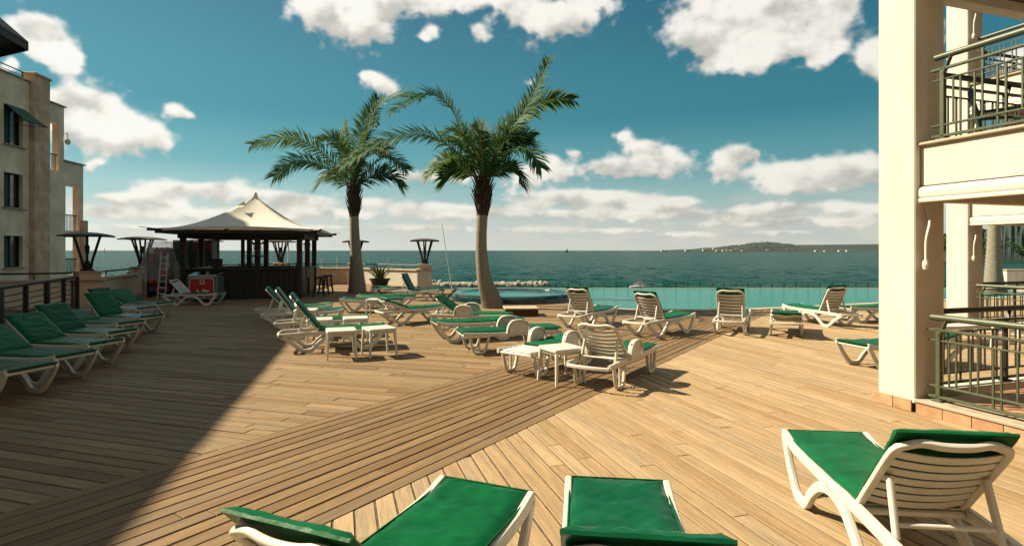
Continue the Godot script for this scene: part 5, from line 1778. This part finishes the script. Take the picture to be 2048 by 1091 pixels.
func make_hotel() -> void:
	hotel_unit(Vector2(4.61, 6.57), "cream hotel column with tiled step, green railing and balcony above", true)
	hotel_unit(Vector2(9.92, 12.5), "second cream hotel column farther back with its own green railing", false)
	# chair on the first balcony
	var base := P2(Vector2(4.61, 6.57) + V * 1.25 - U * 0.15, 2.81)
	var t := thing("garden_chair", "dark green plastic armchair on the upper balcony", "chair", base, turn_of(V) + 0.6)
	var m := MB.new()
	m.box(Vector3(0, 0.42, 0), Vector3(0.46, 0.03, 0.46), Basis(), 0.01)
	obj("seat", m, mat.curtain, t)
	for s in [[-0.2, -0.2], [0.2, -0.2], [0.2, 0.2], [-0.2, 0.2]]:
		m = MB.new()
		m.sweep([Vector3(s[0] * 1.15, 0, s[1] * 1.15), Vector3(s[0], 0.42, s[1])], rrect(0.05, 0.05, 0.012, 1), Vector3.RIGHT)
		obj("leg", m, mat.curtain, t)
	for i in 5:
		m = MB.new()
		m.sweep([Vector3(-0.18 + i * 0.09, 0.43, -0.21), Vector3(-0.19 + i * 0.095, 0.70, -0.25), Vector3(-0.18 + i * 0.09, 0.93, -0.31)], rrect(0.05, 0.018, 0.005, 1), Vector3.RIGHT)
		obj("back_slat", m, mat.curtain, t)
	m = MB.new()
	m.sweep(smooth([Vector3(-0.23, 0.88, -0.29), Vector3(0, 0.97, -0.33), Vector3(0.23, 0.88, -0.29)], 4), rrect(0.07, 0.025, 0.008, 1), Vector3.UP)
	obj("top_rail", m, mat.curtain, t)
	for s: float in [-1.0, 1.0]:
		m = MB.new()
		m.sweep(smooth([Vector3(s * 0.25, 0.43, 0.20), Vector3(s * 0.27, 0.60, 0.20), Vector3(s * 0.27, 0.66, 0.08), Vector3(s * 0.25, 0.67, -0.25)], 4), rrect(0.05, 0.03, 0.01, 1), Vector3.RIGHT)
		obj("armrest", m, mat.curtain, t)
	t = thing("garden_table", "dark round table beside the armchair on the upper balcony", "table", P2(Vector2(4.61, 6.57) + V * 2.3 - U * 0.05, 2.81))
	m = MB.new()
	m.lathe([Vector2(0.0, 0.68), Vector2(0.42, 0.68), Vector2(0.44, 0.695), Vector2(0.42, 0.71), Vector2(0.0, 0.71)], Vector3.ZERO, 24)
	obj("top", m, mat.black, t)
	for i in 4:
		var a := TAU * i / 4 + 0.5
		m = MB.new()
		m.tube([Vector3(cos(a) * 0.34, 0, sin(a) * 0.34), Vector3(cos(a) * 0.26, 0.68, sin(a) * 0.26)], 0.02, 6)
		obj("leg", m, mat.black, t)
	t = thing("pink_towel", "small pink and white cloth lying on the dark balcony table", "towel", P2(Vector2(4.61, 6.57) + V * 2.05 - U * 0.1, 3.525))
	obj("cloth", lifted(cushion_pad(0.24, 0.2, 0.06, 0.0, 71), Vector3(-0.12, 0, 0)), mat.poster_pink, t)
	# low wall and jetty beyond the second terrace
	t = thing("garden_wall", "low cream wall beyond the second terrace", "wall", P(31.5, 31.5))
	m = MB.new()
	m.box(Vector3(0, 0.35, 0), Vector3(9.0, 0.8, 0.3), Basis(), 0.02)
	obj("body", m, mat.stucco, t)
	m = MB.new()
	m.box(Vector3(0, 0.79, 0), Vector3(9.1, 0.08, 0.42), Basis(), 0.02)
	obj("cap", m, mat.stone, t)
	m = MB.new()
	m.prism(PackedVector2Array([Vector2(23.5, 26.5), Vector2(40, 26.5), Vector2(40, 33), Vector2(27.0, 33)]), -7.6, -0.05)
	setting(obj("garden_ground", m, mat.stone))

# ---------------------------------------------------------------- hotel wing on the left
func make_left_wing() -> void:
	var dir := Vector2(-0.136, 0.99)
	var t := thing("hotel_wing", "three-storey beige hotel wing with green awning and stepped end", "building", P(-26.7, 30.0), turn_of(dir))
	# local x runs away along the wall, local z runs to the right (towards the terrace)
	var wall := func(x0: float, x1: float, y0: float, y1: float, holes: Array, material: Material, z := 0.0, thick := 0.4) -> void:
		# a wall with real openings: split into strips round each hole
		var xs := [x0]
		for h in holes: xs.append(h[0]); xs.append(h[1])
		xs.append(x1)
		var m := MB.new()
		for i in xs.size() - 1:
			var a: float = xs[i]
			var b: float = xs[i + 1]
			if b - a < 0.01: continue
			var cuts := []
			for h in holes:
				if h[0] <= a + 0.001 and h[1] >= b - 0.001: cuts = h[2]
			var y := y0
			for c in cuts:
				m.box(Vector3((a + b) / 2, (y + c[0]) / 2, z - thick / 2), Vector3(b - a, c[0] - y, thick))
				y = c[1]
			m.box(Vector3((a + b) / 2, (y + y1) / 2, z - thick / 2), Vector3(b - a, y1 - y, thick))
		obj("wall", m, material, t)
	var win := [[-0.9 + 0.05, 0.7], [2.6, 4.7], [6.1, 8.35]]
	wall.call(-9.0, 2.13, -3.0, 11.25, [[-6.6, -4.9, [[0.95, 2.75], [4.6, 6.5], [7.9, 9.9]]], [0.22, 1.62, [[0.95, 2.75], [4.15, 6.1], [7.5, 9.6]]]], mat.stucco_grey)
	wall.call(3.45, 5.3, -3.0, 10.6, [[3.62, 4.86, [[6.65, 9.5]]]], mat.stucco_grey, -0.06)
	wall.call(5.3, 7.36, -3.0, 7.35, [[5.55, 6.95, [[0.35, 2.7], [3.1, 5.9]]]], mat.stucco_grey, -0.12)
	# far and rear walls close the block
	var m := MB.new()
	m.box(Vector3(7.2, 2.1, -4.2), Vector3(0.3, 10.4, 1.0)); obj("end_wall", m, mat.stucco_grey, t)
	m = MB.new()
	m.box(Vector3(-0.5, 4.0, -9.0), Vector3(16.0, 14.0, 0.4)); obj("rear_wall", m, mat.stucco_grey, t)
	m = MB.new()
	m.box(Vector3(-3.5, 11.1, -4.7), Vector3(11.0, 0.25, 8.5)); obj("roof", m, mat.stone, t)
	# floors inside
	for y: float in [0.0, 3.0, 6.55, 10.3]:
		m = MB.new()
		m.box(Vector3(4.4 if y < 10 else 3.7, y - 0.1, -2.3), Vector3(5.9 if y < 3.5 else 3.2, 0.2, 3.5)); obj("floor_slab", m, mat.stucco_grey, t)
	m = MB.new()
	m.box(Vector3(-3.3, 4.0, -3.6), Vector3(11.0, 13.8, 0.2)); obj("inner_wall", m, mat.stucco_grey, t)
	# pilaster
	m = MB.new()
	m.box(Vector3(2.79, 4.35, -0.02), Vector3(1.30, 14.7, 0.62), Basis(), 0.02); obj("pilaster", m, mat.terracotta_paint, t)
	m = MB.new()
	m.box(Vector3(2.79, 11.76, -0.02), Vector3(1.46, 0.14, 0.78), Basis(), 0.03); obj("pilaster_cap", m, mat.terracotta_paint, t)
	m = MB.new()
	m.box(Vector3(7.25, 1.3, -0.15), Vector3(0.5, 5.0, 0.5), Basis(), 0.02); obj("pilaster", m, mat.terracotta_paint, t)
	for c in [[4.4, 10.64, 1.95, -0.2], [6.35, 7.39, 2.2, -0.26], [-3.4, 11.29, 11.2, -0.16]]:
		m = MB.new()
		m.box(Vector3(c[0], c[1], c[3]), Vector3(c[2], 0.08, 0.55), Basis(), 0.015); obj("coping", m, mat.stone, t)
	m = MB.new()
	m.tube([Vector3(-8.0, 11.75, -0.2), Vector3(2.0, 11.75, -0.2)], 0.035, 6); obj("roof_rail", m, mat.dark_steel, t)
	m = MB.new()
	m.tube([Vector3(-8.0, 11.52, -0.2), Vector3(2.0, 11.52, -0.2)], 0.025, 6); obj("roof_rail", m, mat.dark_steel, t)
	for i in 6:
		m = MB.new()
		m.box(Vector3(-7.6 + i * 1.9, 11.5, -0.2), Vector3(0.05, 0.5, 0.05)); obj("roof_rail_post", m, mat.dark_steel, t)
	# windows
	for col: Array in [[0.22, 1.62], [-6.6, -4.9]]:
		for r: Array in ([[0.95, 2.75], [4.15, 6.1], [7.5, 9.6]] if col[0] > 0 else [[0.95, 2.75], [4.6, 6.5], [7.9, 9.9]]):
			var w := Node3D.new()
			put(w, "window", t)
			var c := Vector3((col[0] + col[1]) / 2, (r[0] + r[1]) / 2, -0.22)
			var sz := Vector2(col[1] - col[0], r[1] - r[0])
			m = MB.new()
			for s: float in [-1.0, 1.0]:
				m.box(c + Vector3(s * (sz.x / 2 - 0.04), 0, 0), Vector3(0.08, sz.y, 0.08))
				m.box(c + Vector3(0, s * (sz.y / 2 - 0.04), 0), Vector3(sz.x - 0.16, 0.08, 0.08))
			m.box(c, Vector3(0.07, sz.y - 0.16, 0.07))
			obj("frame", m, mat.dark_wood, w)
			for s: float in [-1.0, 1.0]:
				m = MB.new()
				m.box(c + Vector3(s * (sz.x / 4 - 0.01), 0, -0.02), Vector3(sz.x / 2 - 0.12, sz.y - 0.16, 0.02))
				obj("pane", m, mat.glass_dark if s > 0 else mat.curtain, w)
			m = MB.new()
			m.box(c + Vector3(0, -sz.y / 2 - 0.03, 0.28), Vector3(sz.x + 0.2, 0.06, 0.24), Basis(), 0.01)
			obj("sill", m, mat.stone, w)
			if r[0] < 7.0 and col[0] > 0:
				m = MB.new()
				m.box(c + Vector3(0, sz.y / 2 - 0.06, 0.22), Vector3(sz.x, 0.12, 0.14), Basis(), 0.03)
				obj("awning_case", m, mat.white_metal, w)
				m = MB.new()
				m.tube([c + Vector3(sz.x / 2 - 0.12, sz.y / 2 - 0.1, 0.3), c + Vector3(sz.x / 2 - 0.16, sz.y / 2 - 0.9, 0.34)], 0.02, 5)
				obj("awning_crank", m, mat.white_metal, w)
	# the open green awning of the top window
	m = MB.new()
	var q := [Vector3(0.25, 9.62, 0.03), Vector3(1.7, 9.62, 0.03), Vector3(1.95, 8.72, 1.05), Vector3(0.2, 8.72, 1.05)]
	m.quad(q[0], q[1], q[2], q[3], Vector3(0, 1, 1)); m.quad(q[0] - Vector3(0, 0.03, 0), q[1] - Vector3(0, 0.03, 0), q[2] - Vector3(0, 0.03, 0), q[3] - Vector3(0, 0.03, 0), Vector3(0, -1, -1))
	m.tube([q[3], q[2]], 0.035, 6)
	m.tube([q[3], Vector3(0.25, 8.75, 0.0)], 0.018, 5); m.tube([q[2], Vector3(1.7, 8.75, 0.0)], 0.018, 5)
	obj("window_awning", m, mat.awning_green, t)
	# loggia railings
	for g in [[3.64, 4.84, 6.65, -0.2], [5.58, 6.92, 3.1, -0.26], [5.58, 6.92, 0.35, -0.26]]:
		var lr := Node3D.new()
		put(lr, "loggia_railing", t)
		m = MB.new()
		m.tube([Vector3(g[0], g[2] + 0.98, g[3]), Vector3(g[1], g[2] + 0.98, g[3])], 0.035, 6); obj("handrail", m, mat.dark_steel, lr)
		var x: float = g[0] + 0.05
		while x < g[1]:
			m = MB.new()
			m.box(Vector3(x, g[2] + 0.48, g[3]), Vector3(0.025, 0.96, 0.025)); obj("baluster", m, mat.dark_steel, lr)
			x += 0.13
	# wall lantern
	var l := thing("wall_lantern", "small white globe lamp on the end of the hotel wing", "lamp", t.transform * Vector3(5.34, 8.55, 0.12))
	m = MB.new()
	m.lathe([Vector2(0.0, -0.22), Vector2(0.12, -0.15), Vector2(0.16, 0.0), Vector2(0.10, 0.14), Vector2(0.0, 0.17)], Vector3.ZERO, 12); obj("globe", m, mat.white_print, l)
	m = MB.new()
	m.tube(smooth([Vector3(0, 0.16, 0), Vector3(0, 0.42, 0), Vector3(-0.1, 0.55, -0.05), Vector3(-0.2, 0.45, -0.1)], 4), 0.02, 5); obj("arm", m, mat.dark_steel, l)
	# land under the wing
	m = MB.new()
	m.prism(PackedVector2Array([Vector2(-60, 6), Vector2(-19.2, 6), Vector2(-19.2, 16), Vector2(-22, 28), Vector2(-26.2, 31), Vector2(-27, 39), Vector2(-60, 42)]), -7.6, -0.9)
	setting(obj("hotel_ground", m, mat.stone))
	# the near block, whose shade falls over the row of loungers; its eave corner shows
	var e := Vector2(-0.243, 0.970)
	t = thing("hotel_block", "hotel block with a dark overhanging eave above the shaded loungers", "building", P(-15.6, 6.0))
	m = MB.new()
	var ev := PackedVector2Array([Vector2(-13.8, 16.4), Vector2(-13.8, 16.4) - e * 24.0, Vector2(-24.0, -9.0), Vector2(-24.6, 21.0)])
	var ev2 := PackedVector2Array()
	for p in ev: ev2.append(p - Vector2(-15.6, 6.0))
	m.prism(ev2, 7.55, 7.74, 0.02)
	obj("eave", m, mat.dark_wood, t)
	m = MB.new()
	var rf := PackedVector2Array()
	for p in ev: rf.append(p - Vector2(-15.6, 6.0))
	m.prism(rf, 7.742, 9.1, 1.3)
	obj("roof", m, mat.lamp_cap, t)
	m = MB.new()
	var bw := PackedVector2Array()
	for p in [Vector2(-15.4, 15.6), Vector2(-15.4, 15.6) - e * 22.0, Vector2(-23.4, -8.0), Vector2(-23.8, 19.0)]: bw.append(p - Vector2(-15.6, 6.0))
	m.prism(bw, -3.0, 7.56)
	obj("wall", m, mat.stucco_grey, t)
	for i in 3:
		m = MB.new()
		var c: Vector2 = Vector2(-15.4, 15.6) - e * (3.0 + 4.0 * i) - Vector2(-15.6, 6.0)
		m.box(Vector3(c.x + 0.02, 4.6, -c.y), Vector3(0.12, 1.8, 1.5), Basis(Vector3.UP, turn_of(Vector2(-e.y, e.x)) + PI))
		obj("window", m, mat.glass_dark, t)
	t = thing("hotel_tower", "tall beige hotel tower beside the stepped wing", "building", P(-30.0, 20.0))
	m = MB.new()
	var tw := PackedVector2Array()
	for p in [Vector2(-25.0, 26.5), Vector2(-25.0, 26.5) - e * 14.0, Vector2(-34.0, 11.5), Vector2(-37.0, 26.5)]: tw.append(p - Vector2(-30.0, 20.0))
	m.prism(tw, -3.0, 15.8)
	obj("wall", m, mat.stucco_grey, t)
	m = MB.new()
	m.prism(tw, 15.802, 16.1, 0.05)
	obj("parapet", m, mat.stone, t)

func make_sky_block() -> void:
	# added unseen block behind the camera; it shuts out sky to deepen the shade
	var t := thing("added_sky_block", "added unseen cream block behind the deck that shuts out half the sky", "building", P(0.0, -6.0))
	var m := MB.new()
	m.box(Vector3(2.0, 6.0, 3.0), Vector3(46.0, 13.0, 6.0), Basis(), 0.02)
	obj("wall", m, mat.stucco_grey, t)
	m = MB.new()
	m.box(Vector3(2.0, 12.62, 2.8), Vector3(47.2, 0.22, 7.6), Basis(), 0.03)
	obj("roof", m, mat.lamp_cap, t)
	for r in 4:
		for c in 10:
			var w := Node3D.new()
			put(w, "window", t)
			var o := Vector3(-17.0 + c * 4.0, 1.7 + r * 3.0, -0.02)
			m = MB.new()
			m.box(o, Vector3(1.7, 2.0, 0.10), Basis(), 0.01)
			obj("frame", m, mat.dark_wood, w)
			m = MB.new()
			m.box(o + Vector3(0, 0, -0.05), Vector3(1.5, 1.8, 0.04))
			obj("pane", m, mat.glass_dark, w)

# ----------------------------------------------------------------
func _ready() -> void:
	# camera: level, the lens shifted down a little
	var cam := Camera3D.new()
	cam.name = "camera"
	cam.near = 0.1; cam.far = 90000.0
	cam.projection = Camera3D.PROJECTION_FRUSTUM
	cam.keep_aspect = Camera3D.KEEP_HEIGHT
	cam.size = 0.1 * 1091.0 / 1150.0
	cam.frustum_offset = Vector2(0.0, -0.1 * 44.5 / 1150.0)
	cam.position = Vector3(0.0, 1.85, 0.0)
	add_child(cam)
	cam.current = true
	# sky
	var env := Environment.new()
	env.background_mode = Environment.BG_SKY
	var sky := Sky.new()
	var pan := PanoramaSkyMaterial.new()
	pan.panorama = make_sky()
	sky.sky_material = pan
	env.sky = sky
	env.background_energy_multiplier = 0.395
	env.tonemap_mode = Environment.TONE_MAPPER_LINEAR
	env.tonemap_exposure = 2.45
	env.sdfgi_enabled = true; env.ssao_enabled = true; env.ssil_enabled = true
	var we := WorldEnvironment.new()
	we.name = "world_environment"
	we.environment = env
	add_child(we)
	# sun: from the left, a little ahead, 41 degrees up
	var sun := DirectionalLight3D.new()
	sun.name = "sun"
	sun.light_color = Color(1.0, 0.93, 0.80)
	sun.light_energy = 1.6
	sun.light_angular_distance = 0.55
	sun.shadow_enabled = true
	add_child(sun)
	sun.look_at_from_position(Vector3.ZERO, Vector3(0.967 * 0.755, -0.656, 0.256 * 0.755), Vector3.UP)
	make_materials()
	make_ground()
	make_far()
	make_hotel()
	make_left_wing()
	make_sky_block()
	make_walls()
	make_bar()
	make_palms()
	make_loungers()
